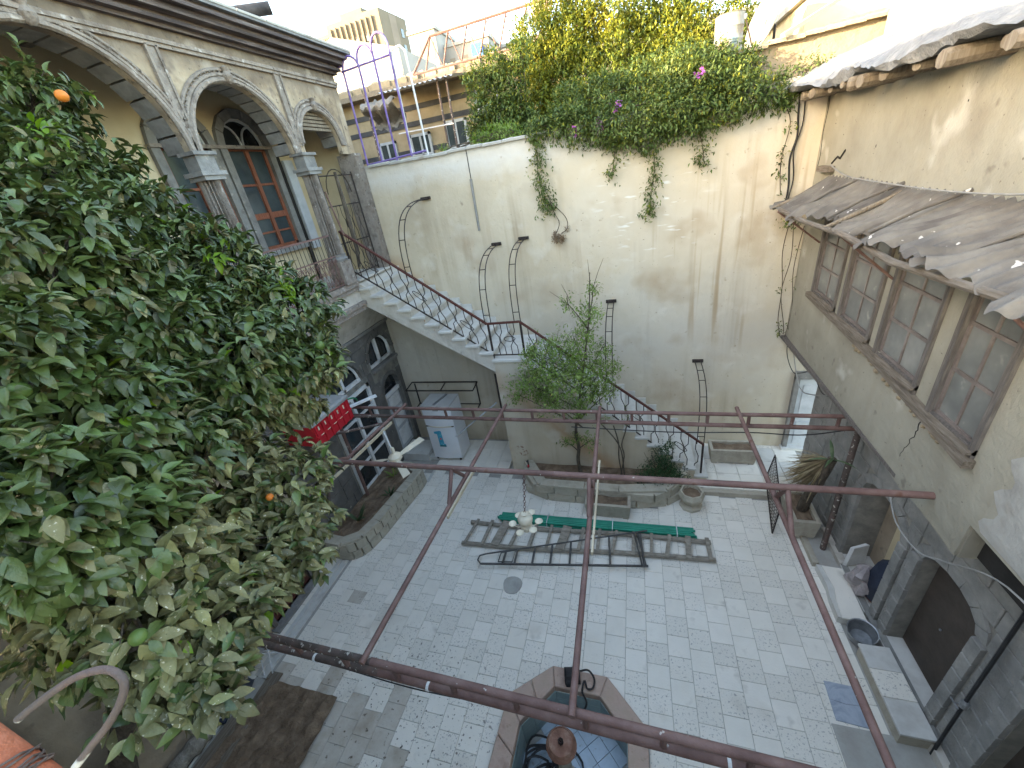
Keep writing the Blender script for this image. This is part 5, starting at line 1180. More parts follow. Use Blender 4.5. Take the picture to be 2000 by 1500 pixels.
sw = thing('bent_tube', (-5.3,5.4,2.6), 'bent green metal tube hanging behind the red tank', 'tube'); MB().tube(catmull([(-5.5,5.2,2.95),(-5.45,5.25,2.75),(-5.3,5.4,2.72),(-5.2,5.55,2.68),(-5.2,5.6,2.55)],5),.018,7).build('tube', MT['green_paint'], sw, smooth=True); MB().tube([(-5.52,5.15,2.92),(-5.45,5.28,2.94)],.03,8).build('collar', MT['green_paint'], sw)
one('white_board', MB().beam((-5.35,5.15,2.6),(-4.85,5.75,2.62),.1,.025), MT['white_paint'], (-5.1,5.45,2.6), 'white painted board resting across the pergola behind the tank', 'board')
# mesh crate rack beside the yucca
mr = thing('wire_basket', (2.35,6.0,.1), 'tall wire mesh basket leaning beside the yucca trough', 'basket'); mb = MB()
c4 = [(2.2,5.5,.1),(2.45,6.9,.1),(2.55,6.95,.62),(2.28,5.6,.62)]
mb.tube([*c4,c4[0]],.012,6); mb.build('frame', MT['dark_iron'], mr); mb = MB(); q = [Vector(p) for p in c4]
for k in range(1,18): t = k/18; mb.tube([q[0].lerp(q[1],t),q[3].lerp(q[2],t)],.004,4)
for k in range(1,7): t = k/7; mb.tube([q[0].lerp(q[3],t),q[1].lerp(q[2],t)],.004,4)
mb.build('mesh', MT['wire'], mr)
# ================================================================ foliage helpers
T_SMALL = (np.array([(0,0,0),(.42,.5,.1),(.5,0,0),(.42,-.5,.1),(1,0,-.06)]), [(0,2,1),(0,3,2),(1,2,4),(2,3,4)])
T_BIG = (np.array([(0,0,0),(.2,.33,.1),(.22,0,0),(.2,-.33,.1),(.45,.5,.13),(.47,0,.0),(.45,-.5,.13),(.74,.27,.05),(.76,0,-.05),(.74,-.27,.05),(1,0,-.17)]),
         [(0,2,1),(0,3,2),(1,2,5,4),(2,3,6,5),(4,5,8,7),(5,6,9,8),(7,8,10),(8,9,10)])
def _fine():
    V = [(0,0,0)]; S_ = ((.1,.2,.06),(.25,.4,.11),(.45,.5,.13),(.65,.4,.08),(.84,.2,.0))
    for t,w,h in S_:
        d = -.17*t**2.5; V += [(t,w,h+d),(t+.015,0,d),(t,-w,h+d)]
    V.append((1,0,-.18)); F = [(0,2,1),(0,3,2)]
    for i in range(4):
        a = 1+3*i; F += [(a,a+1,a+4,a+3),(a+1,a+2,a+5,a+4)]
    F += [(13,14,16),(14,15,16)]; return np.array(V), F
T_FINE = _fine()
rng = np.random.default_rng(12)
def nrm(a): return a/np.maximum(np.linalg.norm(a, axis=-1, keepdims=True), 1e-9)
def leaf_frames(pos, axis, out):
    a = nrm(axis); n = nrm(out-a*np.sum(out*a, axis=1, keepdims=True)); s = np.cross(n, a); return a, s, n
def leaf_mesh(name, pos, axis, out, L, Wd, mats, mi, tpl, parent, kind='stuff'):
    T, F = tpl; N = len(pos); a, s, n = leaf_frames(pos, axis, out); k = len(T)
    off = np.array(wloc(parent)) if parent is not None else np.zeros(3)
    V = (pos-off)[:,None,:]+a[:,None,:]*(T[None,:,0:1]*L[:,None,None])+s[:,None,:]*(T[None,:,1:2]*Wd[:,None,None])+n[:,None,:]*(T[None,:,2:3]*L[:,None,None])
    V = V.reshape(-1,3); me = bpy.data.meshes.new(name); me.vertices.add(len(V)); me.vertices.foreach_set('co', V.astype(np.float32).ravel())
    fl = np.array([i for f in F for i in f]); sz = np.array([len(f) for f in F]); nl = len(fl)
    loops = (np.arange(N)[:,None]*k+fl[None,:]).ravel(); me.loops.add(len(loops)); me.loops.foreach_set('vertex_index', loops.astype(np.int32))
    tot = np.tile(sz, N); st = np.concatenate([[0], np.cumsum(tot)[:-1]]); me.polygons.add(len(tot)); me.polygons.foreach_set('loop_start', st.astype(np.int32)); me.polygons.foreach_set('loop_total', tot.astype(np.int32))
    for m_ in mats: me.materials.append(MT[m_])
    if len(mats) > 1: me.polygons.foreach_set('material_index', np.repeat(mi, len(F)).astype(np.int32))
    me.polygons.foreach_set('use_smooth', np.ones(len(tot), dtype=bool))
    me.update(calc_edges=True); me.validate()
    o = bpy.data.objects.new(name, me); link(o); o.parent = parent
    if kind: o['kind'] = kind
    return o
def lump_clusters(lumps, spacing, shell=(.62,1.02), keep=1.0):
    P, D = [], []
    for (x,y,z,r) in lumps:
        rx = r if not isinstance(r, tuple) else r
        q = np.array(r if isinstance(r, tuple) else (r,r,r), float); n = max(6, int(keep*4*PI*(q.prod()**(2/3))/spacing**2))
        d = nrm(rng.normal(size=(n,3))); rad = rng.uniform(shell[0], shell[1], (n,1))*(1+.22*np.sin(d[:,0:1]*5+x*3)*np.cos(d[:,2:3]*4+y*2))
        P.append(np.array((x,y,z))+d*q*rad); D.append(d)
    return np.concatenate(P), nrm(np.concatenate(D))
def whorls(P, D, k, droop=.35, spread=.9, jit=.03):
    n = len(P); P2 = np.repeat(P, k, 0)+rng.normal(size=(n*k,3))*jit; D2 = np.repeat(D, k, 0)
    R = nrm(rng.normal(size=(n*k,3))); ax = nrm(D2*.55+R*spread+np.array((0,0,-droop))); out = nrm(D2*.7+np.array((0,0,.75))+R*.35)
    return P2, ax, out
# ================================================================ orange tree
OT = thing('orange_tree', (-5.35,.35,0), 'large leafy orange tree filling the left foreground of the courtyard', 'tree')
OL = [(-4.84,2.9,7.1,.34),(-4.35,2.55,6.5,.46),(-3.97,2.63,5.94,.53),(-3.63,2.76,5.52,.51),(-3.18,2.84,5.17,.45),(-3.01,2.52,4.69,.42),(-3.19,2.14,4.99,.54),(-3.34,1.85,5.42,.54),(-3.37,1.64,5.93,.53),(-2.91,1.05,5.42,.46),(-2.86,1.2,5.02,.47),(-2.9,1.53,4.56,.4),(-2.76,1.78,4.05,.41),(-2.67,1.45,3.81,.39),(-2.7,1.13,4.13,.4),(-2.49,.8,4.7,.41),(-2.47,.64,5.04,.37),(-2.35,.5,5.0,.2),(-2.3,.6,4.43,.29),(-2.28,.75,4.05,.28),(-2.08,.56,4.0,.18),(-2.21,.46,4.11,.17),(-4.7,1.9,6.4,.6),(-3.7,1.0,5.5,.5),(-3.6,1.8,4.7,.5)]
P, D = lump_clusters(OL, .1, (.6,1.08)); pos, ax, out = whorls(P, D, 7, .4, .85, .018)
ax[:,2] -= .12; N = len(pos); L = rng.uniform(.08,.13,N); Wd = L*rng.uniform(.4,.5,N)
camp = np.array((0,0,6.0)); fw = np.array(FWD); rt_ = np.array(RIGHT); dn = np.array(DOWN)
rel = pos-camp; dep = rel@fw; uu = 1000+775*(rel@rt_)/np.maximum(dep,.05); vv = 750+775*(rel@dn)/np.maximum(dep,.05)
dusty = ((pos[:,2] < 4.75) & (rng.random(N) < .75)) | (rng.random(N) < .12); bright = (rng.random(N) < .006)
for c in ((-4.11,2.46,6.81),(-2.95,2.84,5.44),(-3.28,2.68,5.82)): bright |= np.linalg.norm(pos-np.array(c),axis=1) < .11
mi = np.where(bright, 2, np.where(dusty, 1, 0)); LM = ['leaf_orange','leaf_dusty','leaf_bright']
# thin the crown a little where the photo shows the twigs and the court through it
hole = (np.linalg.norm((np.stack([uu,vv],1)-np.array((390,930)))/np.array((110,60)),axis=1) < 1) & (rng.random(N) < .6)
keep = ~hole & (np.linalg.norm(rel,axis=1) > .8); pos,ax,out,L,Wd,mi,uu,vv,dep = [q[keep] for q in (pos,ax,out,L,Wd,mi,uu,vv,dep)]
infr = (uu > 10) & (uu < 1990) & (vv > 10) & (vv < 1490) & (dep > .3); score = np.where(infr, L/np.maximum(dep,.3), 0); idx = np.argsort(-score)[:300]
msk = np.zeros(len(pos), bool); msk[idx] = True
mid_ = np.zeros(len(pos), bool); mid_[np.argsort(-score)[300:9000]] = True; far_ = ~msk & ~mid_
leaf_mesh('foliage', pos[far_], ax[far_], out[far_], L[far_], Wd[far_], LM, mi[far_], T_BIG, OT)
leaf_mesh('near_foliage', pos[mid_], ax[mid_], out[mid_], L[mid_], Wd[mid_], LM, mi[mid_], T_FINE, OT)
lm = []
for mn in LM:
    me = bpy.data.meshes.new('leaf_mesh'); me.from_pydata([tuple(p) for p in T_FINE[0]], [], T_FINE[1]); me.materials.append(MT[mn]); me.polygons.foreach_set('use_smooth',[True]*len(me.polygons)); lm.append(me)
a_, s_, n_ = leaf_frames(pos[idx], ax[idx], out[idx])
for k,i in enumerate(idx):
    o = bpy.data.objects.new('leaf', lm[int(mi[i])]); link(o); o.parent = OT
    M4 = Matrix(((a_[k][0]*L[i],s_[k][0]*Wd[i],n_[k][0]*L[i],pos[i][0]+5.35),(a_[k][1]*L[i],s_[k][1]*Wd[i],n_[k][1]*L[i],pos[i][1]-.35),(a_[k][2]*L[i],s_[k][2]*Wd[i],n_[k][2]*L[i],pos[i][2]),(0,0,0,1))); o.matrix_local = M4
MB().tube(catmull([(-5.35,.35,-.05),(-5.3,.4,.6),(-5.1,.6,1.4),(-4.7,.95,2.3),(-4.1,1.3,3.2),(-3.6,1.55,4.2),(-3.5,1.6,5.2)],5), list(np.linspace(.13,.05,31)), 10).build('trunk', MT['bark'], OT, smooth=True)
mb = MB(); ro = random.Random(8)
for (x,y,z,r) in OL:
    s = min(max((z-3.0)*.45+2.4,2.4),4.6); b0 = Vector((-4.2+(s-2.4)*.3,1.42,s)); e = Vector((x,y,z)); mid = b0.lerp(e,.5)+Vector((ro.uniform(-.15,.15),ro.uniform(-.15,.15),.15))
    mb.tube(bez(b0,b0.lerp(mid,.6)+Vector((0,0,.1)),mid,e,8), list(np.linspace(.038,.01,9)), 6)
    for k in range(7):
        d = Vector((ro.gauss(0,1),ro.gauss(0,1),ro.gauss(0,1))).normalized()*r*.95; mb.tube([e,e+d*.5+Vector((0,0,.03)),e+d],[.01,.006,.003],4)
mb.build('limbs', MT['bark'], OT, smooth=True)
fo = {}
for mn in ('fruit_orange','fruit_green'):
    fo[mn] = mesh_of(MB().lathe((0,0,0),[(.004,-.5),(.2,-.46),(.38,-.32),(.49,-.1),(.5,.08),(.4,.31),(.22,.45),(.03,.49)],14),'orange_mesh',MT[mn],True)
for (x,y,z,mn,s) in ((-3.08,1.66,5.75,'fruit_orange',.085),(-4.22,2.76,7.06,'fruit_orange',.085),(-4.0,2.28,6.6,'fruit_green',.09),(-3.92,2.2,6.58,'fruit_green',.085),(-3.36,1.62,6.26,'fruit_green',.09),(-2.6,.9,5.49,'fruit_green',.085),(-3.0,2.0,5.37,'fruit_green',.085),(-2.58,2.6,4.97,'fruit_green',.08),(-2.06,.5,4.49,'fruit_green',.07),(-2.42,1.5,4.3,'fruit_orange',.05)):
    put('orange', fo[mn], (x,y,z), OT, (.2,.3,0), (s,s,s*.97))
# ================================================================ small green tree and shrubs in the planter
CT = thing('small_tree', (-1.06,6.36,.34), 'young light green tree growing from the planter before the stairs', 'tree')
MB().tube(catmull([(-1.06,6.36,.3),(-1.1,6.36,.75),(-1.06,6.36,1.1),(-1.09,6.36,1.5),(-1.0,6.36,2.0),(-.93,6.36,2.5),(-.8,6.38,3.2),(-.7,6.4,3.9),(-.66,6.38,4.5)],4), list(np.linspace(.04,.006,33)), 8).build('trunk', MT['bark'], CT, smooth=True)
CLm = [(-1.95,6.3,2.6,.3),(-1.6,6.2,2.9,.34),(-1.25,6.15,2.75,.36),(-.85,6.25,2.7,.36),(-.5,6.35,2.85,.28),(-1.35,6.4,3.25,.3),(-.95,6.4,3.25,.28),(-1.75,6.35,3.2,.2),(-.55,6.4,3.15,.18),(-.78,6.4,3.5,.2),(-.7,6.38,3.85,.22),(-1.05,6.4,4.02,.13),(-2.15,6.35,2.3,.18),(-1.45,6.1,2.3,.26),(-.95,6.1,2.2,.24),(-.42,6.3,2.4,.18),(-1.75,6.3,3.15,.14),(-.62,6.4,4.2,.12),(-1.1,6.3,1.35,.12),(-.85,6.25,1.3,.13),(-1.3,6.3,1.25,.1),(-1.7,6.5,2.2,.22),(-1.1,6.5,2.85,.3),(-.7,6.5,2.3,.22)]
P, D = lump_clusters(CLm, .092, (.3,1.15)); pos, ax, out = whorls(P, D, 5, .2, 1.0, .035); N = len(pos); L = rng.uniform(.04,.075,N)
leaf_mesh('crown', pos, ax, out, L, L*rng.uniform(.32,.45,N), ['leaf_tree','leaf_bright'], (rng.random(N) < .06).astype(int), T_SMALL, CT)
mb = MB()
for (x,y,z,r) in CLm:
    b0 = Vector((-1.0+(z-2)*.13,6.36,max(1.0,z-.45-.25*abs(x+1)))); e = Vector((x,y,z)); mb.tube(bez(b0,b0.lerp(e,.4)+Vector((0,0,.04)),b0.lerp(e,.8),e,6), list(np.linspace(.014,.005,7)), 5)
    for k in range(5):
        d = Vector((ro.gauss(0,1),ro.gauss(0,1),ro.gauss(.5,1))).normalized()*r*ro.uniform(.8,1.25); mb.tube([e,e+d*.5,e+d],[.005,.004,.002],4)
for (x,z,dx,dz) in ((-.66,4.3,-.02,.4),(-.62,4.25,.18,.45),(-1.05,4.0,-.28,.25),(-1.0,4.05,-.12,.3),(-1.4,3.2,-.1,.3),(-1.2,3.2,.18,.35),(-1.75,3.2,-.05,.25)): mb.tube([(x,6.38,z),(x+dx*.5,6.38,z+dz*.55),(x+dx,6.38,z+dz)],[.005,.004,.002],4)
mb.build('limbs', MT['bark'], CT, smooth=True)
BS = thing('bare_shrub', (-.24,6.42,.34), 'thin bare stemmed shrub beside the small tree in the planter', 'shrub'); mb = MB()
for pts in ([(-.2,6.42,.32),(-.24,6.42,.9),(-.32,6.4,1.2),(-.5,6.38,1.5),(-.7,6.38,1.75)],[(-.28,6.42,.32),(-.2,6.42,.85),(-.24,6.4,1.15),(-.16,6.38,1.5),(-.12,6.38,1.8)],[(-.24,6.42,.32),(-.3,6.42,.8),(-.3,6.4,1.2),(-.38,6.38,1.6)]): mb.tube(catmull(pts,4), .013, 5)
mb.build('stems', MT['bark'], BS, smooth=True); P, D = lump_clusters([(-.55,6.4,1.7,.16),(-.15,6.4,1.8,.14)], .12, (.3,1.1)); pos, ax, out = whorls(P,D,3,.2,1,.03); N = len(pos); L = rng.uniform(.03,.055,N); leaf_mesh('leaves', pos,ax,out,L,L*.4,['leaf_tree'],np.zeros(N,int),T_SMALL,BS)
BU = thing('dark_bush', (.45,6.35,.34), 'dark green fine leaved bush at the right end of the planter', 'bush')
P, D = lump_clusters([(.4,6.3,.65,.24),(.65,6.35,.6,.24),(.2,6.3,.5,.16),(.5,6.35,.95,.2),(.6,6.4,1.15,.13),(.82,6.35,.5,.15),(.05,6.3,.42,.1)], .06, (.3,1.05)); pos, ax, out = whorls(P,D,5,.1,1,.03); N = len(pos); L = rng.uniform(.025,.05,N)
leaf_mesh('leaves', pos,ax,out,L,L*.4,['leaf_bush'],np.zeros(N,int),T_SMALL,BU); mb = MB()
for k in range(9): a = k*.7; mb.tube([(.45,6.35,.32),(.45+.12*math.cos(a),6.35+.06*math.sin(a),.6),(.45+.3*math.cos(a),6.35+.1*math.sin(a),.8+.05*k)],[.008,.006,.003],4)
mb.build('stems', MT['bark'], BU)
def blade(mb, base, d, L, w, bend=.4, n=5):
    d = Vector(d).normalized(); s = d.cross(Vector((0,0,1)));
    if s.length < .05: s = Vector((1,0,0))
    s.normalize(); vs = []; p = Vector(base); dd = d.copy()
    for i in range(n+1):
        t = i/n; ww = w*(math.sin(PI*(.15+.85*t)) if t < 1 else .02)*.5+.0005; up = s.cross(dd).normalized()
        vs += [p-s*ww, p+up*ww*.35, p+s*ww]; dd = (dd+Vector((0,0,-bend/n))).normalized(); p = p+dd*(L/n)
    mb.add(vs, [q for i in range(n) for q in ((3*i,3*i+1,3*i+4,3*i+3),(3*i+1,3*i+2,3*i+5,3*i+4))])
rb = random.Random(31)
for (x,y,lab,nb,L,mn,tilt) in ((-5.35,4.62,'broad leaved plant with yellowing leaves at the near end of the left planter',9,.34,'leaf_yucca',.8),(-5.05,5.35,'small spiky green plant in the middle of the left planter',12,.22,'leaf_bush',.7),(-5.3,5.95,'small leafy plant at the far end of the left planter',10,.26,'leaf_tree',.8)):
    t = thing('planter_plant', (x,y,.36), lab, 'plant', 'plants in the left planter')
    for k in range(nb):
        a = rb.uniform(0,2*PI); mb = MB(); blade(mb,(x+.03*math.cos(a),y+.03*math.sin(a),.36),(math.cos(a)*tilt*rb.uniform(.3,1),math.sin(a)*tilt*rb.uniform(.3,1),1),L*rb.uniform(.7,1.15),.09 if nb == 9 else .035,.8); mb.build('leaf', MT['leaf_straw' if (nb == 9 and k in (2,5)) else mn], t, smooth=True, recalc=False)
# yucca
YU = thing('yucca', (2.66,5.75,.42), 'tall yucca with a green crown and hanging straw coloured dead leaves', 'plant')
MB().tube(catmull([(2.66,5.8,.4),(2.66,5.7,.8),(2.7,5.55,1.3),(2.72,5.45,1.75)],5),[.08]*5+[.07]*5+[.06]*6,9).build('trunk', MT['bark'], YU, smooth=True)
for k in range(7):
    a = rb.uniform(0,2*PI); mb = MB(); blade(mb,(2.72,5.45,1.74),(math.cos(a)-.4,math.sin(a)*1.0+.1,rb.uniform(.15,1.4)),rb.uniform(.3,.5),.042,rb.uniform(.3,1.0)); mb.build('green_leaf', MT['leaf_yucca'], YU, smooth=True, recalc=False)
mb = MB()
for k in range(420):
    t = rb.uniform(.45,1); b0 = Vector((2.7,5.5,1.72)).lerp(Vector((2.67,5.68,.95)),1-t); blade(mb,b0,(rb.uniform(-1.0,-.1),rb.uniform(-.1,.95),rb.uniform(-.9,.1)),rb.uniform(.32,.6),rb.uniform(.012,.03),rb.uniform(.4,1.0),4)
mb.build('dead_leaves', MT['leaf_straw'], YU, smooth=True, kind='stuff', recalc=False)
# ================================================================ creepers on the back wall
def creeper(name, lumps, spacing, k, Lr, mats, w, label, cat, base, shell=(.5,1.05), strands=(), wr=(.32,.45), droop=.35, seedmi=None):
    t = thing(name, base, label, cat); P, D = lump_clusters(lumps, spacing, shell)
    for (pts, r, dens) in strands:
        q = np.array([tuple(p) for p in catmull(pts, 8)]); n = int(dens*len(q)); c = q[rng.integers(0,len(q),n)]+rng.normal(size=(n,3))*r*.55; P = np.concatenate([P,c]); D = np.concatenate([D, nrm(rng.normal(size=(n,3))*.6+np.array((0,-.8,-.2)))])
    pos, ax, out = whorls(P, D, k, droop, .95, .035); N = len(pos); L = rng.uniform(*Lr, N)
    leaf_mesh('leaves', pos, ax, out, L, L*rng.uniform(*wr, N), mats, rng.choice(len(mats), N, p=w), T_SMALL, t)
    mb = MB(); r_ = random.Random(len(lumps))
    for i,(x,y,z,r) in enumerate(lumps):
        j = lumps[(i+1) % len(lumps)]; mb.tube(bez((x,y,z),(x+.1,y,z+.15),(j[0],j[1],j[2]-.1),j[:3],5), .012, 4)
    for (pts, r, dens) in strands: mb.tube(catmull(pts,5), .006, 4)
    mb.build('stems', MT['bark'], t); return t
V1 = [(-1.55,7.95,6.62,.24),(-1.2,7.95,6.66,.28),(-.85,7.92,6.6,.31),(-.5,7.9,6.52,.33),(-.15,7.88,6.45,.36),(.2,7.86,6.36,.37),(.55,7.86,6.5,.38),(.9,7.86,6.5,.38),(1.25,7.86,6.48,.36),(1.6,7.88,6.55,.32),(1.92,7.9,6.5,.22),(2.12,7.9,6.4,.14),
      (-1.0,8.3,6.95,.34),(-.4,8.35,6.95,.4),(.2,8.4,7.0,.42),(.75,8.3,7.02,.42),(1.2,8.25,6.98,.38),(1.6,8.2,6.9,.3),(.5,8.1,6.8,.35),(1.0,8.05,6.85,.35),(1.35,7.95,6.72,.3)]
ST = [([(-1.58,7.9,6.5),(-1.62,7.88,6.0),(-1.55,7.9,5.6),(-1.5,7.9,5.35)],.14,7.0),([(.3,7.86,6.2),(.34,7.84,5.8),(.3,7.88,5.4),(.28,7.9,5.05)],.12,4.0),([(-.25,7.86,6.3),(-.3,7.86,6.0),(-.35,7.9,5.72)],.08,2.2),([(.95,7.86,6.3),(1.05,7.84,6.0),(1.1,7.88,5.72)],.13,3.0),([(2.1,7.9,6.4),(2.25,7.9,6.1),(2.2,7.9,5.6),(2.26,7.9,5.1)],.03,1.0),([(2.1,7.9,6.4),(2.3,7.9,6.45),(2.6,7.88,6.5)],.04,1.3)]
creeper('wall_creeper', V1, .062, 5, (.045,.085), ['leaf_vine','leaf_vine_sunlit'], [.9,.1], 'dark green creeper draped over the top of the beige wall', 'creeper', (.2,7.95,6.5), strands=ST)
V2 = []
rv = random.Random(17)
for i in range(8):
    x = -1.95+i*.53; topz = 8.65+.3*math.sin((i+1)*.55)-(.25 if i > 6 else 0)
    z = 6.8
    while z < topz: V2.append((x+rv.uniform(-.12,.12), 10.4+rv.uniform(-.15,.25)+(z-6.7)*.08, z, rv.uniform(.38,.5))); z += .42
creeper('sunlit_creeper', V2, .072, 5, (.055,.1), ['leaf_vine_sunlit','leaf_vine'], [.72,.28], 'tall yellow green creeper in the sun behind the wall', 'creeper', (0,10.4,6))
V3 = [(x,y,z,r) for x,y,z,r in ((-3.0,9.5,7.75,.3),(-2.6,9.5,7.95,.32),(-2.3,9.45,7.6,.36),(-2.9,9.45,7.3,.34),(-2.5,9.4,7.15,.38),(-2.2,9.4,7.1,.34),(-3.1,9.45,6.95,.3),(-2.7,9.4,6.8,.36),(-2.25,9.35,6.7,.36),(-2.05,9.45,8.05,.26),(-2.05,9.4,6.9,.3))]
creeper('dark_creeper', V3, .072, 5, (.055,.1), ['leaf_vine','leaf_vine_sunlit'], [.8,.2], 'darker creeper clump between the neighbour house and the sunlit creeper', 'creeper', (-2.5,9.4,6))
creeper('wall_top_weeds', [(-2.75,8.25,6.68,.12),(-2.5,8.25,6.72,.15),(-2.25,8.25,6.72,.15),(-3.5,8.3,6.62,.1),(-2.05,8.2,6.7,.12)], .06, 4, (.05,.09), ['leaf_tree','leaf_bright'], [.7,.3], 'fresh green weeds growing along the wall top', 'weeds', (-2.5,8.25,6.6), wr=(.2,.3), droop=.0)
creeper('corner_creeper', [(1.95,8.0,6.68,.14),(2.2,8.0,6.7,.14),(2.4,7.98,6.74,.15),(2.6,7.95,6.72,.12),(2.08,8.05,6.62,.12)], .08, 5, (.035,.065), ['leaf_vine'], [1.0], 'small creeper tuft in the corner below the mud eave', 'creeper', (2.3,8.0,6.6))
creeper('hanging_creeper', [(2.4,7.85,4.72,.1),(2.5,7.84,4.65,.08)], .07, 4, (.035,.06), ['leaf_vine','leaf_vine_sunlit'], [.7,.3], 'thin climber strands hanging in the corner below the awning', 'creeper', (2.45,7.85,4.7), strands=[([(2.45,7.88,4.7),(2.42,7.9,4.2),(2.5,7.9,3.6),(2.52,7.9,3.0),(2.6,7.9,2.65)],.012,.25),([(2.5,7.88,4.7),(2.56,7.9,4.1),(2.5,7.9,3.5),(2.62,7.9,2.9),(2.64,7.88,2.7)],.012,.25),([(2.66,7.86,4.6),(2.62,7.88,3.9),(2.7,7.88,3.2),(2.66,7.86,2.65)],.012,.15)])
DV = thing('dry_vine', (-1.4,7.9,4.9), 'dry brown twig of creeper hanging against the wall', 'creeper'); mb = MB(); mb.tube(catmull([(-1.48,7.9,5.6),(-1.4,7.9,5.3),(-1.32,7.9,5.1),(-1.42,7.9,4.9)],5),.006,4); mb.tube(catmull([(-1.46,7.9,5.5),(-1.2,7.9,5.2),(-1.18,7.9,5.0),(-1.3,7.9,4.92)],5),.006,4); mb.build('stems', MT['bark'], DV)
P, D = lump_clusters([(-1.4,7.88,4.87,.09),(-1.3,7.88,4.84,.08),(-1.2,7.9,5.0,.04)], .04, (.2,1.1)); pos, ax, out = whorls(P,D,4,.6,1,.02); N = len(pos); L = rng.uniform(.025,.05,N); leaf_mesh('dry_leaves', pos,ax,out,L,L*.4,['leaf_dry'],np.zeros(N,int),T_SMALL,DV)
P = np.array([(-.2,7.75,6.75),(-.25,7.76,6.7),(-.5,7.72,6.55),(-.47,7.74,6.5),(.9,7.7,6.9),(.95,7.7,6.92),(-.9,7.72,6.5)]); pos, ax, out = whorls(P,np.tile(np.array((0,-1,.2)),(7,1)),14,.1,1,.03); N = len(pos); L = rng.uniform(.03,.05,N)
FL = thing('creeper_flowers', (-.2,7.75,6.6), 'small purple and pink blossoms on the creeper', 'flowers', kind='stuff'); leaf_mesh('petals', pos,ax,out,L,L*.8,['petal'],np.zeros(N,int),T_SMALL,FL)
# ================================================================ beyond the wall
HF = thing('hoop_fence', (-4.4,8.02,6.45), 'tall purple and silver tube fence with round tops on the wall', 'fence')
hx = [-5.05,-4.71,-4.38,-4.05,-3.73]
for i in range(3):
    x0, x1 = hx[i], hx[i+1]; top = 8.1+.1*i; r = (x1-x0)/2; MB().tube([(x0,8.0,6.44),(x0+.03,8.0,top)]+[((x0+x1)/2+.03-r*math.cos(a),8.0,top+r*1.25*math.sin(a)) for a in np.linspace(.2,PI-.2,9)]+[(x1+.03,8.0,top),(x1,8.0,6.44)],.019,8).build('hoop', MT['purple_paint'], HF, smooth=True)
MB().tube([(-4.05,8.03,6.46),(-4.02,8.03,8.15),(-3.98,8.03,8.24),(-3.82,8.03,8.26),(-3.74,8.03,8.18),(-3.72,8.03,6.44)],.019,8).build('hoop', MT['silver_paint'], HF, smooth=True)
for z,x1 in ((6.62,-3.73),(8.12,-4.02)): MB().tube([(-5.06,8.0,z),(x1,8.0,z+.05)],.017,8).build('rail', MT['purple_paint'], HF, smooth=True)
MB().tube([(-5.32,7.97,8.2),(-5.3,7.98,6.3)],.014,7).build('stay', MT['silver_paint'], HF); MB().tube([(-5.34,7.97,8.18),(-5.02,8.0,8.2)],.017,7).build('stay', MT['purple_paint'], HF)
NH = thing('neighbour_house', (-6,13,0), 'neighbouring striped stone house with dark bands and rubble roof edge', 'house')
MB().box(-12,-1.5,13,13.4,0,8.62).build('wall', MT['stripe_stone'], NH)
for z in (6.7,7.05,7.75,8.15): MB().box(-12,-1.5,12.975,13.01,z,z+.13).build('dark_band', MT['stripe_dark'], NH)
for (x0,x1,z0,z1) in ((-7.6,-7.0,6.4,7.5),(-6.5,-5.8,6.4,7.55),(-5.3,-4.6,6.3,7.7),(-4.2,-3.6,6.5,7.9)):
    f_ = MB(); f_.box(x0,x0+.07,12.93,13.0,z0,z1); f_.box(x1-.07,x1,12.93,13.0,z0,z1); f_.box(x0,x1,12.93,13.0,z1-.07,z1); f_.box((x0+x1)/2-.03,(x0+x1)/2+.03,12.94,13.0,z0,z1); f_.box(x0,x1,12.94,13.0,(z0+z1)/2,(z0+z1)/2+.05); fo_ = f_.build('window', MT['grey_paint'], NH)
    for a,b_ in ((x0+.07,(x0+x1)/2-.03),((x0+x1)/2+.03,x1-.07)): MB().box(a,b_,12.955,12.965,z0,z1-.07).build('pane', MT['glass_blue'], fo_)
mb = MB()
for a in np.linspace(0,PI,9)[:-1]: mb.tube([(-3.9+.34*math.cos(a),12.95,7.9+.5*math.sin(a)),(-3.9+.34*math.cos(a+PI/8),12.95,7.9+.5*math.sin(a+PI/8))],.05,6)
mb.build('window_arch', MT['grey_paint'], NH)
MB().box(-12.2,-1.4,12.5,13.6,8.6,8.72).build('eave', MT['wood_old'], NH)
for k in range(46):
    x = -9.8+k*.185; MB().cbox((x,12.75+rv.uniform(-.06,.06),8.8+rv.uniform(-.02,.04)),(.2,.3,.2),.04,rv.uniform(-.2,.2)).build('parapet_stone', MT['rubble'], NH)
MB().box(-12,-1.5,12.9,13.4,8.72,8.95).build('parapet', MT['rubble'], NH)
for x in (-6.9,-4.75,-4.5): MB().tube([(x,11.6,6),(x,11.7,8.5)],.03,7).build('porch_post', MT['rust_pipe_dirty'], NH)
mb = MB(); vs = []; n = 60
for i in range(n+1):
    x = -6.4+2.2*i/n
    for j in range(3): vs.append((x,11.5+j*.6,8.42+.1*j+.02*math.sin(i*1.6)))
mb.add(vs,[(i*3+j,(i+1)*3+j,(i+1)*3+j+1,i*3+j+1) for i in range(n) for j in range(2)]); mb.build('porch_sheet', MT['silver_paint'], NH)
mb = MB(); vs = []; n = 12
for i in range(n+1):
    for j in range(n+1): vs.append((-6.9+1.0*i/n,11.6-.3*math.sin(j*.5),8.3-.7*(j/n)*(1-.4*abs(i/n-.5))+.05*math.sin(i*2+j)))
mb.add(vs,[(i*(n+1)+j,(i+1)*(n+1)+j,(i+1)*(n+1)+j+1,i*(n+1)+j+1) for i in range(n) for j in range(n)]); mb.build('hanging_cloth', MT['cloth_grey'], NH, smooth=True)
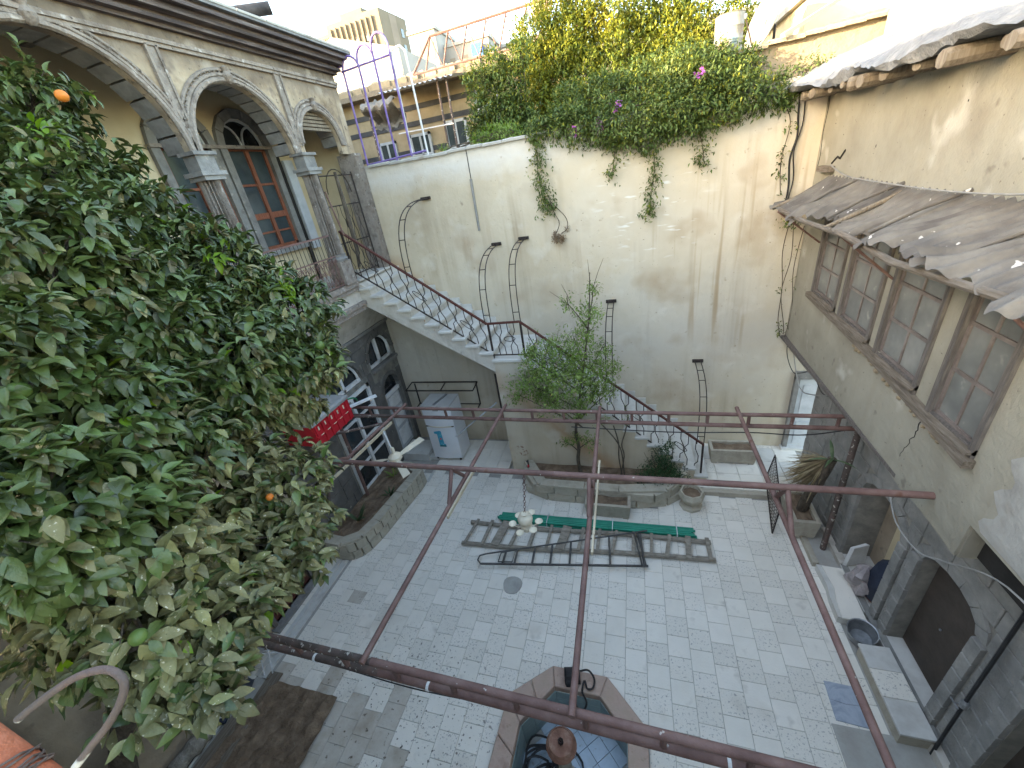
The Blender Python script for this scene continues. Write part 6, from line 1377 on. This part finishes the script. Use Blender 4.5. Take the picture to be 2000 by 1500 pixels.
MB().tube([(-6.0,11.4,7.45),(-4.4,11.4,7.42)],.015,6).build('washing_line', MT['silver_paint'], NH)
TR = thing('roof_truss', (-3.6,12,8.7), 'rusty lattice steel truss above the neighbouring roof', 'truss')
TA = [(-5.3,8.85),(-4.84,9.42),(-.6,9.5)]
mb = MB(); mb.tube([(-5.5,12,8.72),(-4.84,12,9.38),(-2.0,12,9.43),(-.5,12,9.45)],.03,6); mb.build('top_chord', MT['rust_pipe'], TR); mb = MB(); mb.tube([(-5.5,12,8.72),(-.5,12,8.72)],.025,6); mb.build('bottom_chord', MT['rust_pipe'], TR)
for k in range(9):
    x = -4.84+k*.5; MB().tube([(x,12,9.38),(x-.28,12,8.72)],.022,6).build('web', MT['rust_pipe'], TR); MB().tube([(x,12,9.38),(x+.22,12,8.72)],.014,5).build('web', MT['rust_pipe'], TR)
for x in (-2.0,-1.2): MB().tube([(x,12.0,8.7),(x,12,10.2)],.03,6).build('upright', MT['rust_pipe'], TR)
def dish(name, c, r, d, m, label):
    t = thing(name, c, label, 'satellite dish', 'satellite dishes'); d = Vector(d).normalized(); s, u = frame(d); C0 = Vector(c); vs = []; fs = []; nr, na = 6, 22
    for i in range(nr+1):
        q = r*i/nr
        for j in range(na): a = 2*PI*j/na; vs.append(C0+s*q*math.cos(a)+u*q*1.08*math.sin(a)+d*(.32*(q/r)**2*r))
    vs += [v-d*.012 for v in vs]; n0 = (nr+1)*na
    for i in range(nr):
        for j in range(na):
            f = (i*na+j,i*na+(j+1)%na,(i+1)*na+(j+1)%na,(i+1)*na+j); fs += [f, tuple(n0+q for q in reversed(f))]
    for j in range(na): fs.append((nr*na+j,nr*na+(j+1)%na,n0+nr*na+(j+1)%na,n0+nr*na+j))
    MB().add(vs,fs).build('reflector', MT[m], t, smooth=True); MB().tube([C0+u*-r*.95+d*.3*r,C0+d*r*1.1],.012*r/.4,5).build('feed_arm', MT['dark_iron'], t); MB().lathe(tuple(C0+d*r*1.1),[(.02,-.03),(.03,0),(.02,.04)],8).build('feed_horn', MT['grey_plastic'], t); MB().tube([C0-d*.02,C0-d*.12,C0-d*.12-Vector((0,0,r*1.6))],.02,6).build('mast', MT['dark_iron'], t)
dish('satellite_dish',(-1.95,12.3,9.42),.36,(-.55,-.8,.25),'dish_beige','rust beige satellite dish behind the steel truss')
dish('satellite_dish',(2.2,9.6,7.62),.4,(-.85,-.3,.3),'dish_grey','grey satellite dish behind the rusty barrel')
BR = thing('rusty_barrel', (1.42,8.55,7.15), 'rusty blue and white metal barrel on the sunlit parapet', 'barrel'); mb = MB(); mb.lathe((1.42,8.55,7.17),[(.19,0),(.2,.01),(.2,.15),(.208,.16),(.2,.17),(.2,.31),(.208,.32),(.2,.33),(.2,.47),(.21,.48),(.195,.485),(.185,.4),(.02,.39)],24); mb.build('drum', MT['barrel_paint'], BR, smooth=True)
PW = thing('roof_parapet', (2.5,8.7,6.6), 'sunlit rubble parapet behind the wall corner', 'wall'); MB().panel([(1.0,6.3),(4.8,6.3),(4.8,7.3),(3.2,7.3),(2.6,7.25),(2.0,7.19),(1.5,7.14),(1.0,7.1)],[],lambda u,v,w:(u,8.5+w,v),.5).build('parapet_wall', MT['rubble'], PW)
for k in range(16): MB().cbox((1.1+k*.24,8.47,7.13+.012*k+rv.uniform(-.015,.015)),(.25,.16,.06),.02,rv.uniform(-.1,.1)).build('parapet_stone', MT['rubble'], PW)
MB().beam((2.1,8.3,7.22),(3.3,9.2,7.75),.07,.05).build('loose_timber', MT['lath'], PW)
UH = thing('upper_house', (4.5,10.5,6), 'sunlit plastered roof house at the upper right', 'house'); MB().box(2.9,9,10.2,14,6,7.95).build('wall', MT['plaster_cream'], UH); MB().box(2.8,9.1,10.1,14.1,7.95,8.05).build('roof_edge', MT['concrete'], UH)
# far buildings
TWR = thing('tower_block', (-40,72,0), 'tall sandy tower block with vertical fins far beyond the courtyard', 'tower')
A = Vector((-35.5,70,0)); B = Vector((-45.2,70.6,0)); Cc = Vector((-34.8,77.2,0)); ex = (B-A).normalized(); ey = (Cc-A).normalized()
def tw(u,v,z): p = A+ex*u+ey*v; return (p.x,p.y,z)
def tbox(mb,u0,u1,v0,v1,z0,z1): mb.hexa([tw(u0,v0,z0),tw(u1,v0,z0),tw(u1,v1,z0),tw(u0,v1,z0),tw(u0,v0,z1),tw(u1,v0,z1),tw(u1,v1,z1),tw(u0,v1,z1)])
mb = MB(); tbox(mb,0,9.7,0,7.2,0,30.6); mb.build('main_block', MT['tower_stone'], TWR); mb = MB(); tbox(mb,9.7,14.5,.5,8,0,29.8); mb.build('side_block', MT['tower_stone'], TWR)
mb = MB(); tbox(mb,3.5,7.5,1,5,30.6,31.6); mb.build('roof_house', MT['tower_stone'], TWR)
for k in range(9): mb = MB(); tbox(mb,1.2+k*.95,1.45+k*.95,-.35,0,6,29.9); mb.build('fin', MT['tower_stone'], TWR)
for k in range(8):
    for r in range(5):
        z = 28.2-r*1.75; mb = MB(); tbox(mb,1.5+k*.95,2.1+k*.95,-.05,.0,z-1.0,z); w_ = mb.build('window', MT['tower_dark'], TWR)
        if k % 2: mb = MB(); tbox(mb,1.55+k*.95,2.05+k*.95,-.09,-.06,z-.95,z-.3); mb.build('pane', MT['glass_blue'], w_)
for k in range(12): mb = MB(); tbox(mb,10.0+k*.35,10.15+k*.35,.2,.5,25.4,29.3); mb.build('louvre', MT['tower_dark'], TWR)
mb = MB(); tbox(mb,-.02,0,2.6,4.4,10,30.4); mb.build('recess_strip', MT['tower_dark'], TWR)
for r in range(6): mb = MB(); tbox(mb,-.06,-.02,5.2,5.9,18+r*2,19.1+r*2); mb.build('window', MT['glass_blue'], TWR)
for (u,v,h) in ((2,1,2.4),(5,2,3),(8.5,1.5,2),(12,2,3.2),(.5,6,1.8),(11,2,2)): mb = MB(); mb.tube([tw(u,v,29.5),tw(u,v,30.8+h)],.05,5); mb.build('antenna', MT['dark_iron'], TWR)
WB = thing('white_gable_house', (-14,25,0), 'white gable wall with grey tile cladding below the tower', 'house'); MB().panel([(-16.6,0),(-12.0,0),(-12.0,13.0),(-15.9,14.2),(-16.6,13.9)],[],lambda u,v,w:(u,25+w,v),5).build('gable', MT['white_block'], WB)
for i in range(14):
    for j in range(10): MB().box(-15.4+i*.24,-15.19+i*.24,24.96,25.01,9.0+j*.3,9.27+j*.3).build('cladding_tile', MT['tile_white_far'], WB)
for (x0,x1,y,z,lab,tp) in ((-22.5,-19.6,50,20.6,'pale stair tower house right of the tower block',0),(-19.6,-14.5,52,19.3,'low pale house behind the steel truss',1),(-14.5,-9,56,19.0,'pale flat roofed house furthest right behind the truss',0)):
    h_ = thing('far_house',((x0+x1)/2,y,0),lab,'house','far houses on the skyline'); MB().box(x0,x1,y,y+6,0,z).build('wall', MT['white_block'], h_); MB().box(x0-.15,x1+.15,y-.15,y+6.1,z,z+.3).build('roof_edge', MT['concrete'], h_)
    for k in range(3):
        for r in range(2): w0 = x0+.5+k*(x1-x0-.6)/3; MB().box(w0,w0+.6,y-.04,y,z-2.4-r*2.4,z-1.0-r*2.4).build('window', MT['tower_dark'], h_)
    if tp: MB().box(x1-1.8,x1-.6,y-.6,y-.2,z-1.6,z-.4).build('blue_awning', MT['blue_tarp'], h_)
sc = thing('skyline_wall', (-5,40,0), 'low sandy house wall on the skyline behind the creepers', 'house'); MB().box(-9,12,40,44,0,14.0).build('wall', MT['white_block'], sc)
# ================================================================ near the camera: rail post and bent rod
RP = thing('gallery_rail_post', (-.75,.05,5.4), 'thick orange rusted pipe end wrapped in wire in the lower left corner', 'pipe')
MB().tube([(-.865,.03,5.565),(-.762,.019,5.483),(-.7,.013,5.434),(-.595,.002,5.345)],.03,16).build('pipe', MT['rust_orange'], RP, smooth=True); mb = MB()
dv = (Vector((-.595,.002,5.345))-Vector((-.762,.019,5.483))).normalized(); s0, u0 = frame(dv); c0 = Vector((-.72,.015,5.45)); pts = []
for k in range(70): a = k*.62; pts.append(c0+dv*(.012*math.sin(k*.21)+.004*math.sin(k*1.3))+(s0*math.cos(a)+u0*math.sin(a))*(.0315+.0012*(k%3)))
mb.tube(pts,.0014,5); mb.build('binding_wire', MT['wire'], RP)
one('bent_rod', MB().tube(catmull([(-.924,.071,5.37),(-.881,.099,5.395),(-.835,.126,5.415),(-.793,.143,5.418),(-.768,.143,5.402),(-.767,.13,5.378),(-.786,.105,5.346),(-.813,.081,5.318),(-.852,.046,5.278),(-.9,.0,5.23)],6),.0058,10), MT['rust_pipe_dirty'], (-.85,.05,5.28), 'bent grey brown rod looping in front of the orange tree', 'rod', smooth=True)
# tools and rubble by the tree
shv = thing('shovel', (-5.44,1.6,.0), 'dark steel shovel with black handle lying beside the left wall', 'shovel')
mb = MB(); vs = []
for (a,w,z) in ((0,.05,.05),(.06,.1,.04),(.2,.11,.02),(.3,.07,.015)):
    for s in (-1,0,1): vs.append((-5.42-.12*a+s*w*.9,1.55+a,z+.03*abs(s)))
mb.add(vs,[(i*3+j,i*3+j+1,(i+1)*3+j+1,(i+1)*3+j) for i in range(3) for j in range(2)]); mb.build('blade', MT['shovel_steel'], shv, smooth=True); MB().tube([(-5.42,1.56,.06),(-5.46,.8,.05)],.018,7).build('handle', MT['cable_black'], shv)
ax_ = thing('hand_tool', (-5.42,1.35,.05), 'small tool with orange grip lying on the shovel', 'tool'); MB().tube([(-5.5,1.5,.14),(-5.42,1.36,.08)],.01,6).build('handle', MT['orange_plastic'], ax_); MB().cbox((-5.41,1.32,.06),(.1,.06,.05),.01,.4).build('head', MT['navy'], ax_)
sto = thing('folding_stool', (-5.3,2.0,0), 'small grey folding stool under the end of the pergola pipe', 'stool'); MB().cbox((-5.42,2.12,.42),(.3,.28,.02),.005,.3).build('seat', MT['stone_grey'], sto)
for (a,b_) in (((-5.5,2.2,.42),(-5.3,1.92,.0)),((-5.36,2.02,.42),(-5.48,2.28,.0)),((-5.32,2.2,.42),(-5.16,1.95,.0)),((-5.28,2.02,.42),(-5.36,2.25,.0))): MB().tube([a,b_],.012,6).build('leg', MT['silver_paint'], sto)
lg = MB(); lg.tube(catmull([(-5.56,.75,.06),(-5.5,1.0,.1),(-5.48,1.2,.06)],4),[.1,.12,.1,.09,.12,.1,.08,.09,.06],9); one('bark_log', lg, MT['bark_grey'], (-5.5,1.0,.0), 'pale peeling log lying against the left wall', 'log', smooth=True)
for k,(x0,y0,x1,y1) in enumerate(((-5.05,.5,-5.12,2.0),(-5.3,.4,-5.25,1.5),(-5.62,.6,-5.6,2.3))): one('old_plank', MB().beam((x0,y0,.03+.02*k),(x1,y1,.03+.02*k),.14 if k else .2,.03), MT['wood_y'], (x0,y0,0), ('wide dusty plank edging the soil under the orange tree','narrow plank beside the wide plank under the orange tree','weathered board lying along the left wall foot')[k], 'plank')
